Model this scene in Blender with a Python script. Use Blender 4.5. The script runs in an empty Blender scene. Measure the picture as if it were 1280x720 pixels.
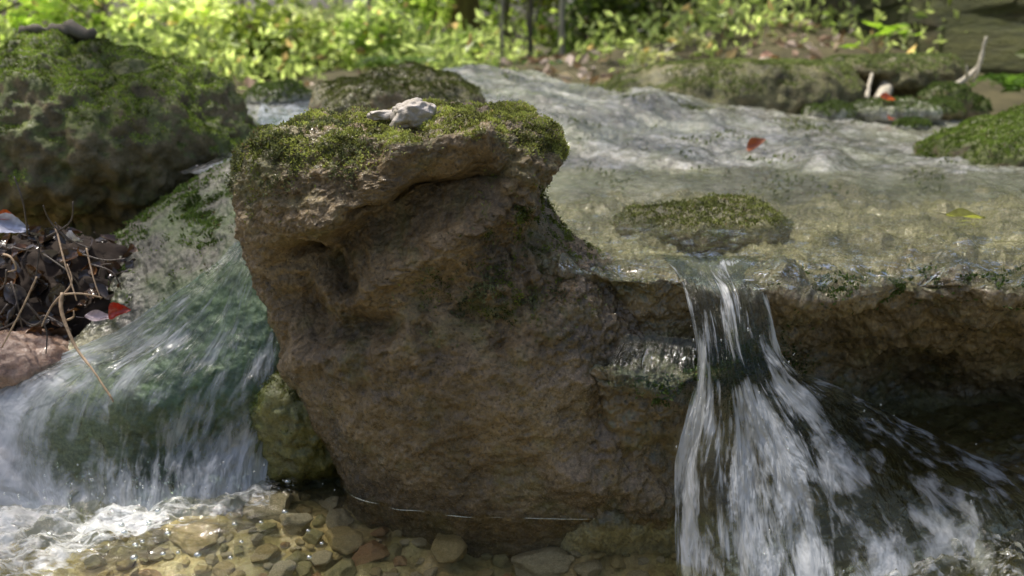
import bpy, bmesh, math, random
import numpy as np
from mathutils import Vector, Matrix

random.seed(7)
rng = np.random.default_rng(7)
sc = bpy.context.scene
COL = sc.collection

# ------------------------------------------------------------------ camera maths
CAM = np.array([0.0, 0.0, 0.55])
PITCH = math.radians(15.7)
F = 1065.0
cP, sP = math.cos(PITCH), math.sin(PITCH)

def P(px, py, Y):
    """point of the place seen in direction (px,py) at world depth Y (survey helper)"""
    x = (px - 640) / F; y = (360 - py) / F
    d = np.array([x, cP + y * sP, -sP + y * cP])
    return CAM + d * (Y / d[1])

def PZ(px, py, z):
    x = (px - 640) / F; y = (360 - py) / F
    d = np.array([x, cP + y * sP, -sP + y * cP])
    return CAM + d * ((z - CAM[2]) / d[2])

def proj(v):
    r = v - CAM
    f = r[:, 1] * cP - r[:, 2] * sP
    u = r[:, 1] * sP + r[:, 2] * cP
    f = np.maximum(f, 1e-3)
    return 640 + F * r[:, 0] / f, 360 - F * u / f

# ------------------------------------------------------------------ numpy noise
_perm = np.random.default_rng(3).permutation(256).astype(np.int64)
_perm = np.concatenate([_perm, _perm, _perm])
_g = np.random.default_rng(5).normal(size=(256, 3)); _g /= np.linalg.norm(_g, axis=1)[:, None]
_cellpt = np.random.default_rng(9).random((256, 3))

def perlin(p):
    i = np.floor(p).astype(np.int64); f = p - i
    i &= 255
    w = f * f * f * (f * (f * 6 - 15) + 10)
    out = 0
    for dx in (0, 1):
        for dy in (0, 1):
            for dz in (0, 1):
                h = _perm[_perm[_perm[(i[:, 0] + dx) & 255] + ((i[:, 1] + dy) & 255)] + ((i[:, 2] + dz) & 255)]
                g = _g[h]
                d = f - np.array([dx, dy, dz])
                ww = (w[:, 0] if dx else 1 - w[:, 0]) * (w[:, 1] if dy else 1 - w[:, 1]) * (w[:, 2] if dz else 1 - w[:, 2])
                out = out + ww * np.einsum('ij,ij->i', g, d)
    return out * 1.5

def fbm(p, octv=4, gain=.5, lac=2.03, seed=0.0):
    a = 1; o = 0; q = p + seed * 17.31
    for k in range(octv):
        o = o + a * perlin(q); q = q * lac + 5.17; a *= gain
    return o

def worley(p, seed=0.0):
    p = p + seed * 7.77
    i = np.floor(p).astype(np.int64); f = p - i
    best = np.full(len(p), 9.0)
    for dx in (-1, 0, 1):
        for dy in (-1, 0, 1):
            for dz in (-1, 0, 1):
                h = _perm[_perm[_perm[(i[:, 0] + dx) & 255] + ((i[:, 1] + dy) & 255)] + ((i[:, 2] + dz) & 255)]
                d = np.array([dx, dy, dz]) + _cellpt[h] - f
                best = np.minimum(best, np.einsum('ij,ij->i', d, d))
    return np.sqrt(best)

def sstep(a, b, x):
    t = np.clip((x - a) / (b - a), 0, 1)
    return t * t * (3 - 2 * t)

def seg_dist(px, py, poly):
    best = np.full(len(px), 1e9)
    for (x0, y0), (x1, y1) in zip(poly[:-1], poly[1:]):
        vx, vy = x1 - x0, y1 - y0
        t = np.clip(((px - x0) * vx + (py - y0) * vy) / (vx * vx + vy * vy + 1e-9), 0, 1)
        best = np.minimum(best, np.hypot(px - x0 - t * vx, py - y0 - t * vy))
    return best

# ------------------------------------------------------------------ mesh helpers
def mesh_np(name, v, faces, smooth=True, attrs=None, colors=None):
    v = np.ascontiguousarray(v, dtype=np.float32); faces = np.ascontiguousarray(faces, dtype=np.int32)
    n = faces.shape[1]
    me = bpy.data.meshes.new(name)
    me.vertices.add(len(v)); me.vertices.foreach_set('co', v.ravel())
    me.loops.add(faces.size); me.loops.foreach_set('vertex_index', faces.ravel())
    me.polygons.add(len(faces)); me.polygons.foreach_set('loop_start', np.arange(0, faces.size, n, dtype=np.int32))
    try: me.polygons.foreach_set('loop_total', np.full(len(faces), n, dtype=np.int32))
    except Exception: pass
    me.polygons.foreach_set('use_smooth', np.full(len(faces), smooth, dtype=bool))
    me.update(calc_edges=True)
    for k, a in (attrs or {}).items():
        at = me.attributes.new(k, 'FLOAT', 'POINT'); at.data.foreach_set('value', np.ascontiguousarray(a, dtype=np.float32))
    if colors is not None:
        at = me.color_attributes.new('Col', 'FLOAT_COLOR', 'POINT')
        c = np.ones((len(v), 4), dtype=np.float32); c[:, :3] = colors
        at.data.foreach_set('color', c.ravel())
    return me

def link(name, me, mat, parent=None, loc=(0, 0, 0)):
    o = bpy.data.objects.new(name, me); COL.objects.link(o)
    if me is not None and mat is not None: me.materials.append(mat)
    if parent is not None: o.parent = parent
    else: o.location = loc
    return o

def part(name, v, faces, mat, parent, **kw):
    """vertices in world coordinates, stored relative to the thing's base"""
    base = np.array(parent['_base'])
    return link(name, mesh_np(name, v - base, faces, **kw), mat, parent)

def single(name, v, faces, mat, base, **kw):
    base = np.array(base, dtype=float)
    o = link(name, mesh_np(name, v - base, faces, **kw), mat, None, base)
    return o

def thing(name, base, label, cat, group=None):
    o = bpy.data.objects.new(name, None); COL.objects.link(o)
    o.empty_display_size = .05
    o.location = tuple(base); o['_base'] = [float(x) for x in base]
    return tag(o, label, cat, group)

def tag(o, label, cat, group=None):
    o['label'] = label; o['category'] = cat
    if group: o['group'] = group
    return o

def kind(o, k): o['kind'] = k; return o

def gridfaces(nr, nc, wrap=False):
    r = np.arange(nr - 1)[:, None]; c = np.arange(nc if wrap else nc - 1)[None, :]
    c2 = (c + 1) % nc
    a = r * nc + c; b = r * nc + c2; d = (r + 1) * nc + c; e = (r + 1) * nc + c2
    return np.stack([a, b, e, d], -1).reshape(-1, 4)

def grid_normals(V):            # V (nr,nc,3)
    du = np.gradient(V, axis=1); dv = np.gradient(V, axis=0)
    n = np.cross(du, dv); n /= np.linalg.norm(n, axis=2)[..., None] + 1e-12
    return n

def mesh_normals(v, f):
    t = f[:, :3]
    fn = np.cross(v[t[:, 1]] - v[t[:, 0]], v[t[:, 2]] - v[t[:, 0]])
    n = np.zeros_like(v)
    for k in range(f.shape[1]):
        np.add.at(n, f[:, k], fn)
    return n / (np.linalg.norm(n, axis=1)[:, None] + 1e-12)

def crw(n, m):
    """catmull-rom interpolation matrix m x n"""
    t = np.linspace(0, n - 1, m); i = np.minimum(t.astype(int), n - 2); f = t - i
    W = np.zeros((m, n))
    w = [-.5 * f + f**2 - .5 * f**3, 1 - 2.5 * f**2 + 1.5 * f**3, .5 * f + 2 * f**2 - 1.5 * f**3, -.5 * f**2 + .5 * f**3]
    for k in range(4):
        idx = np.clip(i - 1 + k, 0, n - 1)
        np.add.at(W, (np.arange(m), idx), w[k])
    return W

def patch(ctrl, nr, nc):
    """ctrl: rows of points -> dense (nr,nc,3)"""
    C = np.array(ctrl, dtype=float)
    return np.einsum('ar,rck,bc->abk', crw(C.shape[0], nr), C, crw(C.shape[1], nc))

_ico = {}
def ico(s):
    if s not in _ico:
        bm = bmesh.new(); bmesh.ops.create_icosphere(bm, subdivisions=s, radius=1)
        v = np.array([x.co[:] for x in bm.verts]); f = np.array([[q.index for q in p.verts] for p in bm.faces])
        bm.free(); _ico[s] = (v, f)
    return _ico[s]

def tube(pts, rad, seg=8, noise=0.0):
    pts = np.array(pts, float); n = len(pts); rad = np.broadcast_to(np.array(rad, float), (n,))
    tg = np.gradient(pts, axis=0); tg /= np.linalg.norm(tg, axis=1)[:, None] + 1e-12
    up = np.array([.31, .17, .93]) if abs(tg[0][2]) < .8 else np.array([.9, .3, .1])
    a = np.cross(tg, up); a /= np.linalg.norm(a, axis=1)[:, None]; b = np.cross(tg, a)
    th = np.linspace(0, 2 * np.pi, seg, endpoint=False)
    v = pts[:, None, :] + rad[:, None, None] * (np.cos(th)[None, :, None] * a[:, None, :] + np.sin(th)[None, :, None] * b[:, None, :])
    v = v.reshape(-1, 3)
    f = gridfaces(n, seg, True)
    caps = []
    v = np.vstack([v, pts[:1], pts[-1:]])
    for k in range(seg):
        caps.append([n * seg, (k + 1) % seg, k, k]); 
        caps.append([n * seg + 1, (n - 1) * seg + k, (n - 1) * seg + (k + 1) % seg, (n - 1) * seg + (k + 1) % seg])
    T = np.vstack([np.concatenate([f[:, [0, 1, 2]], f[:, [0, 2, 3]]]), np.array(caps)[:, :3]])
    if noise:
        nn = mesh_normals(v, T); v = v + nn * (noise * fbm(v / (rad.max() * 1.6), 3))[:, None]
    return v, T

def join(parts):
    vs, fs, o = [], [], 0
    for v, f in parts:
        vs.append(v); fs.append(f + o); o += len(v)
    return np.vstack(vs), np.vstack(fs)

def smoothpath(pts, m):
    C = np.array(pts, float)
    return crw(len(C), m) @ C

# ------------------------------------------------------------------ materials
def newmat(name):
    m = bpy.data.materials.new(name); m.use_nodes = True
    nt = m.node_tree; nt.nodes.clear()
    out = nt.nodes.new('ShaderNodeOutputMaterial')
    return m, nt, out

def N(nt, t, ins=None, **props):
    n = nt.nodes.new(t)
    for k, v in props.items(): setattr(n, k, v)
    for k, v in (ins or {}).items():
        s = n.inputs[k]
        if hasattr(v, 'is_output') or isinstance(v, bpy.types.NodeSocket): nt.links.new(v, s)
        else:
            if isinstance(v, (tuple, list)) and len(v) == 3 and s.type == 'RGBA': v = (*v, 1)
            s.default_value = v
    return n

def noise_n(nt, vec, scale, detail=4, rough=.55, dist=0.0):
    return N(nt, 'ShaderNodeTexNoise', {'Vector': vec, 'Scale': scale, 'Detail': detail, 'Roughness': rough, 'Distortion': dist}).outputs['Fac']

def ramp(nt, fac, stops):
    r = nt.nodes.new('ShaderNodeValToRGB'); nt.links.new(fac, r.inputs[0])
    e = r.color_ramp.elements
    while len(e) < len(stops): e.new(.5)
    for k, (p, c) in enumerate(stops):
        e[k].position = p; e[k].color = (*c, 1) if len(c) == 3 else c
    return r.outputs[0]

def mixc(nt, fac, a, b, mode='MIX'):
    m = nt.nodes.new('ShaderNodeMix'); m.data_type = 'RGBA'; m.blend_type = mode
    for s, v in ((m.inputs[0], fac), (m.inputs[6], a), (m.inputs[7], b)):
        if isinstance(v, bpy.types.NodeSocket): nt.links.new(v, s)
        else: s.default_value = (*v, 1) if isinstance(v, (tuple, list)) and len(v) == 3 else v
    return m.outputs[2]

def math_n(nt, op, a, b=0.0, c=0.0, clamp=False):
    m = nt.nodes.new('ShaderNodeMath'); m.operation = op; m.use_clamp = clamp
    for s, v in zip(m.inputs, (a, b, c)):
        if isinstance(v, bpy.types.NodeSocket): nt.links.new(v, s)
        else: s.default_value = v
    return m.outputs[0]

def mapr(nt, x, a, b, c=0.0, d=1.0):
    m = N(nt, 'ShaderNodeMapRange', {'Value': x, 'From Min': a, 'From Max': b, 'To Min': c, 'To Max': d})
    m.clamp = True
    return m.outputs[0]

def rock_mat(name, dark, mid, light, green=(.05, .07, .02), green_amt=.5, rough=(.35, .8), bump=.5, fine=260, speck=.35, scale=1.0, spec=.5, stretch=None, contrast=1.0):
    m, nt, out = newmat(name)
    tc = N(nt, 'ShaderNodeTexCoord').outputs['Object']
    if stretch: tc = N(nt, 'ShaderNodeMapping', {'Vector': tc, 'Scale': stretch}).outputs[0]
    n1 = noise_n(nt, tc, 7 * scale, 6, .6, .4)
    n2 = noise_n(nt, tc, 38 * scale, 6, .65)
    n3 = noise_n(nt, tc, fine * scale, 5, .7)
    s = math_n(nt, 'ADD', math_n(nt, 'MULTIPLY', n1, .5), math_n(nt, 'MULTIPLY', n2, .5))
    col = ramp(nt, s, [(.5 - .14 * contrast, dark), (.5, mid), (.5 + .14 * contrast, light)])
    # fine speckle of grains
    sp = ramp(nt, n3, [(.35, (.45, .45, .45)), (.52, (1, 1, 1)), (.68, (1.55, 1.5, 1.4))])
    col = mixc(nt, speck, col, mixc(nt, 1.0, col, sp, 'MULTIPLY'))
    fl = mapr(nt, noise_n(nt, tc, 430 * scale, 2, .6), .62, .70)
    col = mixc(nt, math_n(nt, 'MULTIPLY', fl, .45), col, light)
    ptm = mapr(nt, noise_n(nt, tc, 240 * scale, 4, .7), .40, .32)
    col = mixc(nt, math_n(nt, 'MULTIPLY', ptm, .6), col, tuple(x * .6 for x in dark))
    # algae film
    at = N(nt, 'ShaderNodeAttribute', attribute_name='moss').outputs['Fac']
    gm = mapr(nt, math_n(nt, 'ADD', noise_n(nt, tc, 16 * scale, 6, .65), math_n(nt, 'MULTIPLY', at, .45)), .52, .72)
    gm = math_n(nt, 'MULTIPLY', gm, green_amt)
    gcol = ramp(nt, n2, [(.35, tuple(x * .55 for x in green)), (.6, green), (.75, tuple(x * 1.7 for x in green))])
    col = mixc(nt, gm, col, gcol)
    pl = N(nt, 'ShaderNodeAttribute', attribute_name='pale').outputs['Fac']
    col = mixc(nt, pl, col, mixc(nt, 1.0, (.56, .53, .31), sp, 'MULTIPLY'))
    wet = N(nt, 'ShaderNodeAttribute', attribute_name='wet').outputs['Fac']
    col = mixc(nt, math_n(nt, 'MULTIPLY', wet, .35), col, mixc(nt, 1.0, col, (.45, .45, .45), 'MULTIPLY'))
    r = mapr(nt, n2, .35, .65, rough[0], rough[1])
    r = mixc(nt, wet, r, mapr(nt, n3, .3, .7, .12, .34))
    h = math_n(nt, 'ADD', math_n(nt, 'MULTIPLY', n2, 1.0), math_n(nt, 'MULTIPLY', n3, .45))
    vor = N(nt, 'ShaderNodeTexVoronoi', {'Vector': tc, 'Scale': 95 * scale}).outputs['Distance']
    h = math_n(nt, 'ADD', h, math_n(nt, 'ADD', math_n(nt, 'MULTIPLY', vor, -.5), math_n(nt, 'MULTIPLY', ptm, -.35)))
    bp = N(nt, 'ShaderNodeBump', {'Height': h, 'Strength': bump, 'Distance': .008 / scale}).outputs[0]
    bc = N(nt, 'ShaderNodeBump', {'Height': n2, 'Strength': .5, 'Distance': .008 / scale}).outputs[0]
    b = N(nt, 'ShaderNodeBsdfPrincipled', {'Base Color': col, 'Roughness': r, 'Normal': bp, 'Specular IOR Level': spec, 'Coat Weight': math_n(nt, 'MULTIPLY', wet, .8), 'Coat Roughness': .09, 'Coat Normal': bc})
    nt.links.new(b.outputs[0], out.inputs[0])
    return m

def leaf_mat(name, transl=.45, rough=.45, gain=1.0, spec=.4):
    m, nt, out = newmat(name)
    c = N(nt, 'ShaderNodeAttribute', attribute_name='Col').outputs['Color']
    tc = N(nt, 'ShaderNodeTexCoord').outputs['Object']
    c = mixc(nt, .35, c, mixc(nt, 1.0, c, ramp(nt, noise_n(nt, tc, 90, 3), [(.3, (.5, .5, .5)), (.7, (1.4, 1.4, 1.3))]), 'MULTIPLY'))
    d = N(nt, 'ShaderNodeBsdfPrincipled', {'Base Color': c, 'Roughness': rough, 'Specular IOR Level': spec})
    t = N(nt, 'ShaderNodeBsdfTranslucent', {'Color': mixc(nt, 1.0, c, (1.3 * gain, 1.34 * gain, .95 * gain), 'MULTIPLY')})
    mx = N(nt, 'ShaderNodeMixShader', {0: transl, 1: d.outputs[0], 2: t.outputs[0]})
    nt.links.new(mx.outputs[0], out.inputs[0])
    return m

def water_mat(name, su=40, sv=4, foam=.5, tint=(.82, .9, .82), rough=.04, bump=.6, dist=.01, flow=True, refr=.25, foamcol=(.85, .88, .9), lo=.5, hi=.66, iscale=60):
    """clear water with streak or ripple relief; aerated parts (attribute foam x streaks) go white"""
    m, nt, out = newmat(name)
    fa = N(nt, 'ShaderNodeAttribute', attribute_name='foam').outputs['Fac']
    if flow:
        U = N(nt, 'ShaderNodeAttribute', attribute_name='U').outputs['Fac']; V = N(nt, 'ShaderNodeAttribute', attribute_name='V').outputs['Fac']
        def st(a, b, det, seed, dis=0.0):
            v = N(nt, 'ShaderNodeCombineXYZ', {0: math_n(nt, 'MULTIPLY', U, a), 1: math_n(nt, 'MULTIPLY', V, b), 2: seed}).outputs[0]
            return noise_n(nt, v, 1.0, det, .6, dis)
        a = st(su, sv, 4, 1.3, .6); b = st(su * 3.3, sv * 2.2, 4, 4.7, .4); c = st(su * .35, sv * 1.2, 3, 9.1, .5); fine = st(su * 8, sv * 5, 3, 2.2)
        h = math_n(nt, 'ADD', math_n(nt, 'ADD', a, math_n(nt, 'MULTIPLY', b, .35)), math_n(nt, 'MULTIPLY', fine, .06))
        mk = math_n(nt, 'ADD', math_n(nt, 'MULTIPLY', a, .42), math_n(nt, 'ADD', math_n(nt, 'MULTIPLY', b, .3), math_n(nt, 'MULTIPLY', c, .28)))
    else:
        tc = N(nt, 'ShaderNodeTexCoord').outputs['Object']
        mp = N(nt, 'ShaderNodeMapping', {'Vector': tc, 'Scale': (1, 1.7, 1)}).outputs[0]
        a = noise_n(nt, mp, iscale, 3, .5, .8); b = noise_n(nt, mp, iscale * 3.1, 3, .5, .5); c = noise_n(nt, mp, iscale * .3, 3, .55, .3)
        h = math_n(nt, 'ADD', math_n(nt, 'ADD', a, math_n(nt, 'MULTIPLY', b, .3)), math_n(nt, 'MULTIPLY', c, .9))
        mk = math_n(nt, 'ADD', math_n(nt, 'MULTIPLY', a, .4), math_n(nt, 'ADD', math_n(nt, 'MULTIPLY', b, .3), math_n(nt, 'MULTIPLY', c, .3)))
    ra = N(nt, 'ShaderNodeAttribute', attribute_name='rip').outputs['Fac']
    bp = N(nt, 'ShaderNodeBump', {'Height': math_n(nt, 'MULTIPLY', h, ra), 'Strength': bump, 'Distance': dist}).outputs[0]
    fc = N(nt, 'ShaderNodeLayerWeight', {'Blend': .5, 'Normal': bp}).outputs['Facing']
    fr = math_n(nt, 'ADD', math_n(nt, 'MULTIPLY', math_n(nt, 'POWER', fc, 4.5), .97), .03)
    gl = N(nt, 'ShaderNodeBsdfGlossy', {'Color': (1, 1, 1), 'Roughness': rough, 'Normal': bp}).outputs[0]
    tr = N(nt, 'ShaderNodeBsdfTransparent', {'Color': tint}).outputs[0]
    rf = N(nt, 'ShaderNodeBsdfRefraction', {'Color': tint, 'Roughness': .02, 'IOR': 1.18, 'Normal': bp}).outputs[0]
    body = N(nt, 'ShaderNodeMixShader', {0: refr, 1: tr, 2: rf}).outputs[0]
    w = N(nt, 'ShaderNodeMixShader', {0: fr, 1: body, 2: gl}).outputs[0]
    dif = N(nt, 'ShaderNodeBsdfDiffuse', {'Color': foamcol, 'Normal': bp}).outputs[0]
    tl = N(nt, 'ShaderNodeBsdfTranslucent', {'Color': foamcol}).outputs[0]
    fm0 = N(nt, 'ShaderNodeMixShader', {0: .45, 1: dif, 2: tl}).outputs[0]
    fm = N(nt, 'ShaderNodeMixShader', {0: .1, 1: fm0, 2: gl}).outputs[0]
    mask = mapr(nt, math_n(nt, 'ADD', mk, math_n(nt, 'MULTIPLY', math_n(nt, 'SUBTRACT', fa, .5), .34)), lo, hi)
    mask = math_n(nt, 'MULTIPLY', mask, foam, clamp=True)
    mx = N(nt, 'ShaderNodeMixShader', {0: mask, 1: w, 2: fm})
    nt.links.new(mx.outputs[0], out.inputs[0])
    return m

def plain_mat(name, c1, c2, scale=60, rough=.7, bump=.3, stretch=(1, 1, 1), spec=.4):
    m, nt, out = newmat(name)
    tc = N(nt, 'ShaderNodeTexCoord').outputs['Object']
    mp = N(nt, 'ShaderNodeMapping', {'Vector': tc, 'Scale': stretch}).outputs[0]
    n = noise_n(nt, mp, scale, 6, .6, .3)
    c = ramp(nt, n, [(.3, c1), (.7, c2)])
    bp = N(nt, 'ShaderNodeBump', {'Height': n, 'Strength': bump, 'Distance': .004}).outputs[0]
    b = N(nt, 'ShaderNodeBsdfPrincipled', {'Base Color': c, 'Roughness': rough, 'Normal': bp, 'Specular IOR Level': spec})
    nt.links.new(b.outputs[0], out.inputs[0])
    return m

M = {}
M['brown'] = rock_mat('brown_wet_rock', (.055, .037, .015), (.225, .152, .066), (.44, .32, .17), green=(.17, .19, .04), green_amt=.65, rough=(.3, .6), bump=1.0, spec=.7, speck=.7)
M['ledge'] = rock_mat('ledge_wet_rock', (.075, .052, .022), (.26, .19, .092), (.50, .40, .24), green=(.15, .19, .045), green_amt=.5, rough=(.2, .5), bump=.9, spec=.7)
M['mossrock'] = rock_mat('mossy_dark_rock', (.05, .042, .018), (.175, .14, .066), (.30, .24, .13), green=(.13, .185, .035), green_amt=.7, rough=(.5, .9), bump=.6)
M['bareface'] = rock_mat('bare_brown_rock', (.05, .042, .018), (.15, .125, .055), (.30, .25, .13), green=(.12, .15, .04), green_amt=.35, rough=(.5, .9), bump=.7)
M['slab'] = rock_mat('pale_wet_slab', (.14, .135, .10), (.34, .33, .27), (.58, .575, .53), green=(.20, .235, .10), green_amt=.42, rough=(.10, .30), bump=.6, speck=.55, contrast=.6)
M['greyslab'] = rock_mat('grey_speckled_rock', (.045, .044, .028), (.115, .112, .076), (.24, .23, .175), green=(.12, .18, .045), green_amt=.7, rough=(.35, .6), bump=.5, speck=.5, fine=190)
M['pink'] = rock_mat('pinkish_wet_rock', (.22, .12, .085), (.42, .26, .19), (.60, .44, .36), green=(.1, .09, .04), green_amt=.25, rough=(.2, .5), bump=.5)
M['olive'] = rock_mat('olive_wet_rock', (.10, .095, .025), (.22, .21, .05), (.36, .33, .11), green=(.1, .13, .02), green_amt=.6, rough=(.25, .5), bump=.6)
M['bluff'] = rock_mat('bluff_rock', (.03, .027, .011), (.095, .083, .034), (.19, .165, .075), green=(.07, .10, .02), green_amt=.5, rough=(.7, .95), bump=.8, scale=.18, stretch=(.6, .6, 5))
M['bed'] = rock_mat('stream_bed_gravel', (.26, .18, .07), (.58, .45, .22), (.78, .65, .38), green=(.30, .32, .10), green_amt=.45, rough=(.4, .8), bump=.8)
M['moss'] = leaf_mat('moss_leaves', .3, .6, 1.0, .25)
M['foliage'] = leaf_mat('green_leaves', .58, .4, 1.3)  # gain brightens the translucent colour to imitate strong backlight
M['dead'] = leaf_mat('dead_wet_leaves', .12, .16, 1.0, .8)
M['bark'] = plain_mat('grey_bark', (.09, .075, .055), (.24, .21, .16), 25, .85, .6, (1, 1, .25))
M['mossbark'] = plain_mat('mossy_bark', (.10, .075, .022), (.20, .17, .045), 14, .9, .7, (1, 1, .3))
M['palebark'] = plain_mat('pale_bark', (.30, .27, .20), (.55, .50, .40), 40, .7, .3, (1, 1, .3))
M['twig'] = plain_mat('bare_twig', (.33, .22, .13), (.60, .45, .30), 120, .55, .3)
M['darktwig'] = plain_mat('dark_twig', (.05, .04, .03), (.15, .12, .10), 120, .4, .3)
M['litter'] = plain_mat('humus', (.018, .012, .009), (.05, .034, .024), 30, .9, .8)
M['white'] = plain_mat('pale_quartz', (.30, .26, .19), (.58, .53, .50), 70, .6, .9)
M['ground'] = plain_mat('forest_floor', (.04, .036, .016), (.11, .095, .045), 6, .95, .8)

# ------------------------------------------------------------------ scatter helpers
def scatter(v, f, n, mask):
    """random points on the mesh where the per-vertex mask allows; returns points, normals, mask"""
    t = f[:, :3] if f.shape[1] == 3 else np.vstack([f[:, [0, 1, 2]], f[:, [0, 2, 3]]])
    a, b, c = v[t[:, 0]], v[t[:, 1]], v[t[:, 2]]
    cr = np.cross(b - a, c - a); ar = np.linalg.norm(cr, axis=1)
    w = ar * np.clip(mask[t].mean(1), 0, 1)
    if w.sum() <= 0: return np.zeros((0, 3)), np.zeros((0, 3)), np.zeros(0)
    k = rng.choice(len(t), n, p=w / w.sum())
    r1 = np.sqrt(rng.random(n))[:, None]; r2 = rng.random(n)[:, None]
    p = a[k] * (1 - r1) + b[k] * r1 * (1 - r2) + c[k] * r1 * r2
    nn = cr[k] / (ar[k][:, None] + 1e-12)
    return p, nn, mask[t].mean(1)[k]

def leaflets(p, nrm, size, spread=.9, aspect=.45, lift=.0):
    """one small folded leaf (2 tris) per point, growing outwards"""
    n = len(p)
    d = nrm + rng.normal(size=(n, 3)) * spread; d /= np.linalg.norm(d, axis=1)[:, None]
    s = np.cross(d, rng.normal(size=(n, 3))); s /= np.linalg.norm(s, axis=1)[:, None]
    L = (size if np.ndim(size) else np.full(n, size))[:, None]
    b = p + nrm * lift
    q = np.cross(s, d)
    v = np.stack([b, b + d * L * .5 + s * L * aspect * .5 + q * L * .12, b + d * L, b + d * L * .5 - s * L * aspect * .5 + q * L * .12], 1).reshape(-1, 3)
    i = np.arange(n)[:, None] * 4
    f = np.vstack([i + np.array([[0, 1, 2]]), i + np.array([[0, 2, 3]])])
    return v, f

def moss_colors(p, base_lo, base_hi, sc_=30, jit=.25):
    n = len(p)
    t = np.clip(.5 + .9 * fbm(p * sc_, 3) + rng.normal(size=n) * jit, 0, 1)[:, None]
    c = np.array(base_lo) * (1 - t) + np.array(base_hi) * t
    br = (rng.random(n) < .03)[:, None]; c = np.where(br, c.mean(1, keepdims=True) * np.array([1.5, 1.1, .6]), c)
    return np.repeat(c, 4, axis=0)

def moss_part(parent, v, f, mask, n, size, lo, hi, nm='moss', sc_=30, spread=.8):
    p, nn, mk = scatter(v, f, n, mask)
    if len(p) == 0: return None
    up = nn * .7 + np.array([0, 0, .5])
    cush = np.clip(fbm(p * 55, 3), -.4, 1)
    lv, lf = leaflets(p + nn * (.002 + .75 * size * np.clip(cush, 0, 1) ** 1.5)[:, None], up / np.linalg.norm(up, axis=1)[:, None], size * (.6 + .7 * rng.random(len(p))), spread)
    return part(nm, lv, lf, M['moss'], parent, smooth=False, colors=moss_colors(p, lo, hi, sc_))

# =========================================================================== CENTRAL BOULDER
rows = [  # py at mid depth, left px, right px, front Y, back Y
    (700, 478, 905, .985, 1.20), (640, 458, 900, .955, 1.20), (570, 434, 890, .928, 1.21), (520, 414, 880, .918, 1.22), (480, 394, 866, .915, 1.22),
    (440, 371, 850, .912, 1.22), (400, 352, 838, .914, 1.22), (370, 340, 818, .92, 1.22), (340, 330, 786, .93, 1.22), (315, 322, 746, .935, 1.22),
    (295, 319, 714, .935, 1.22), (275, 318, 690, .932, 1.22), (255, 318, 676, .928, 1.22), (235, 319, 678, .924, 1.22), (215, 321, 692, .922, 1.22),
    (200, 324, 702, .924, 1.22), (187, 331, 703, .93, 1.21), (175, 336, 700, .938, 1.21), (164, 338, 700, .95, 1.20), (155, 356, 690, .968, 1.19), (148, 385, 672, .99, 1.17), (143, 425, 640, 1.03, 1.15), (141, 500, 570, 1.08, 1.10)]
YM = 1.07
R = []
for py, l, r, yf, yb in rows:
    a = P(l, py, YM); b = P(r, py, YM)
    R.append((a[0], b[0], yf, yb, a[2]))
R = np.array(R)
NR, NC = 420, 640
RR = crw(len(R), NR) @ R
th = np.linspace(0, 2 * np.pi, NC, endpoint=False)
ct, st_ = np.cos(th), np.sin(th)
ex = .72
cx = np.sign(ct) * np.abs(ct) ** ex; sx = np.sign(st_) * np.abs(st_) ** ex
xc = (RR[:, 0] + RR[:, 1]) / 2; xr = np.abs(RR[:, 1] - RR[:, 0]) / 2
yc = YM + 0 * xc
V = np.zeros((NR, NC, 3))
V[..., 0] = xc[:, None] + xr[:, None] * cx[None]
dyf = yc - RR[:, 2]; dyb = RR[:, 3] - yc
V[..., 1] = yc[:, None] + np.where(sx[None] < 0, dyf[:, None] * sx[None], dyb[:, None] * sx[None])
V[..., 2] = RR[:, 4][:, None]
v = V.reshape(-1, 3)
f = gridfaces(NR, NC, True)
f = np.vstack([f[:, [0, 1, 2]], f[:, [0, 2, 3]]])
top = len(v); v = np.vstack([v, V[-1].mean(0)[None]])
f = np.vstack([f, np.stack([np.arange(NC) + (NR - 1) * NC, (np.arange(NC) + 1) % NC + (NR - 1) * NC, np.full(NC, top)], 1)])
n = mesh_normals(v, f)
if n[len(n) // 2] @ (v[len(v) // 2] - v.mean(0)) < 0: f = f[:, ::-1]; n = -n
px, py = proj(v)
front = sstep(.2, -.25, n[:, 1])
d = np.zeros(len(v))
def stroke(poly, w, amt):
    global d
    q = seg_dist(px + 5 * fbm(v * 30, 2), py + 5 * fbm(v * 30 + 9, 2), poly)
    d += amt * np.exp(-(q / w) ** 2) * front
stroke([(375, 328), (410, 328), (445, 300), (500, 270), (545, 245), (610, 222)], 25, -.040)       # hollow under the cap
stroke([(439, 268), (487, 266), (498, 250), (516, 231), (568, 225), (602, 211)], 6, -.030)       # crack
stroke([(350, 322), (378, 324)], 6, -.026)
stroke([(405, 340), (424, 362), (436, 362)], 11, -.026)
stroke([(360, 375), (395, 430), (440, 410), (480, 408)], 17, -.030)
stroke([(350, 330), (400, 400)], 14, -.010)
stroke([(385, 282), (420, 270), (470, 240)], 26, .016)
stroke([(325, 215), (330, 250), (335, 290), (335, 320)], 30, .010)                                            # cap lip
stroke([(500, 200), (600, 185)], 22, .020)
stroke([(425, 440), (440, 470)], 14, .010)
stroke([(450, 375), (520, 315), (580, 285), (640, 250)], 24, .024)                                # ridge of the lower body
stroke([(370, 455), (410, 440)], 22, .012)
stroke([(520, 420), (620, 470), (700, 600)], 40, .012)
stroke([(600, 600), (700, 560), (760, 520)], 22, -.010)
stroke([(700, 590), (780, 610), (840, 650)], 26, .016)
stroke([(470, 240), (470, 190)], 12, -.006)
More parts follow.
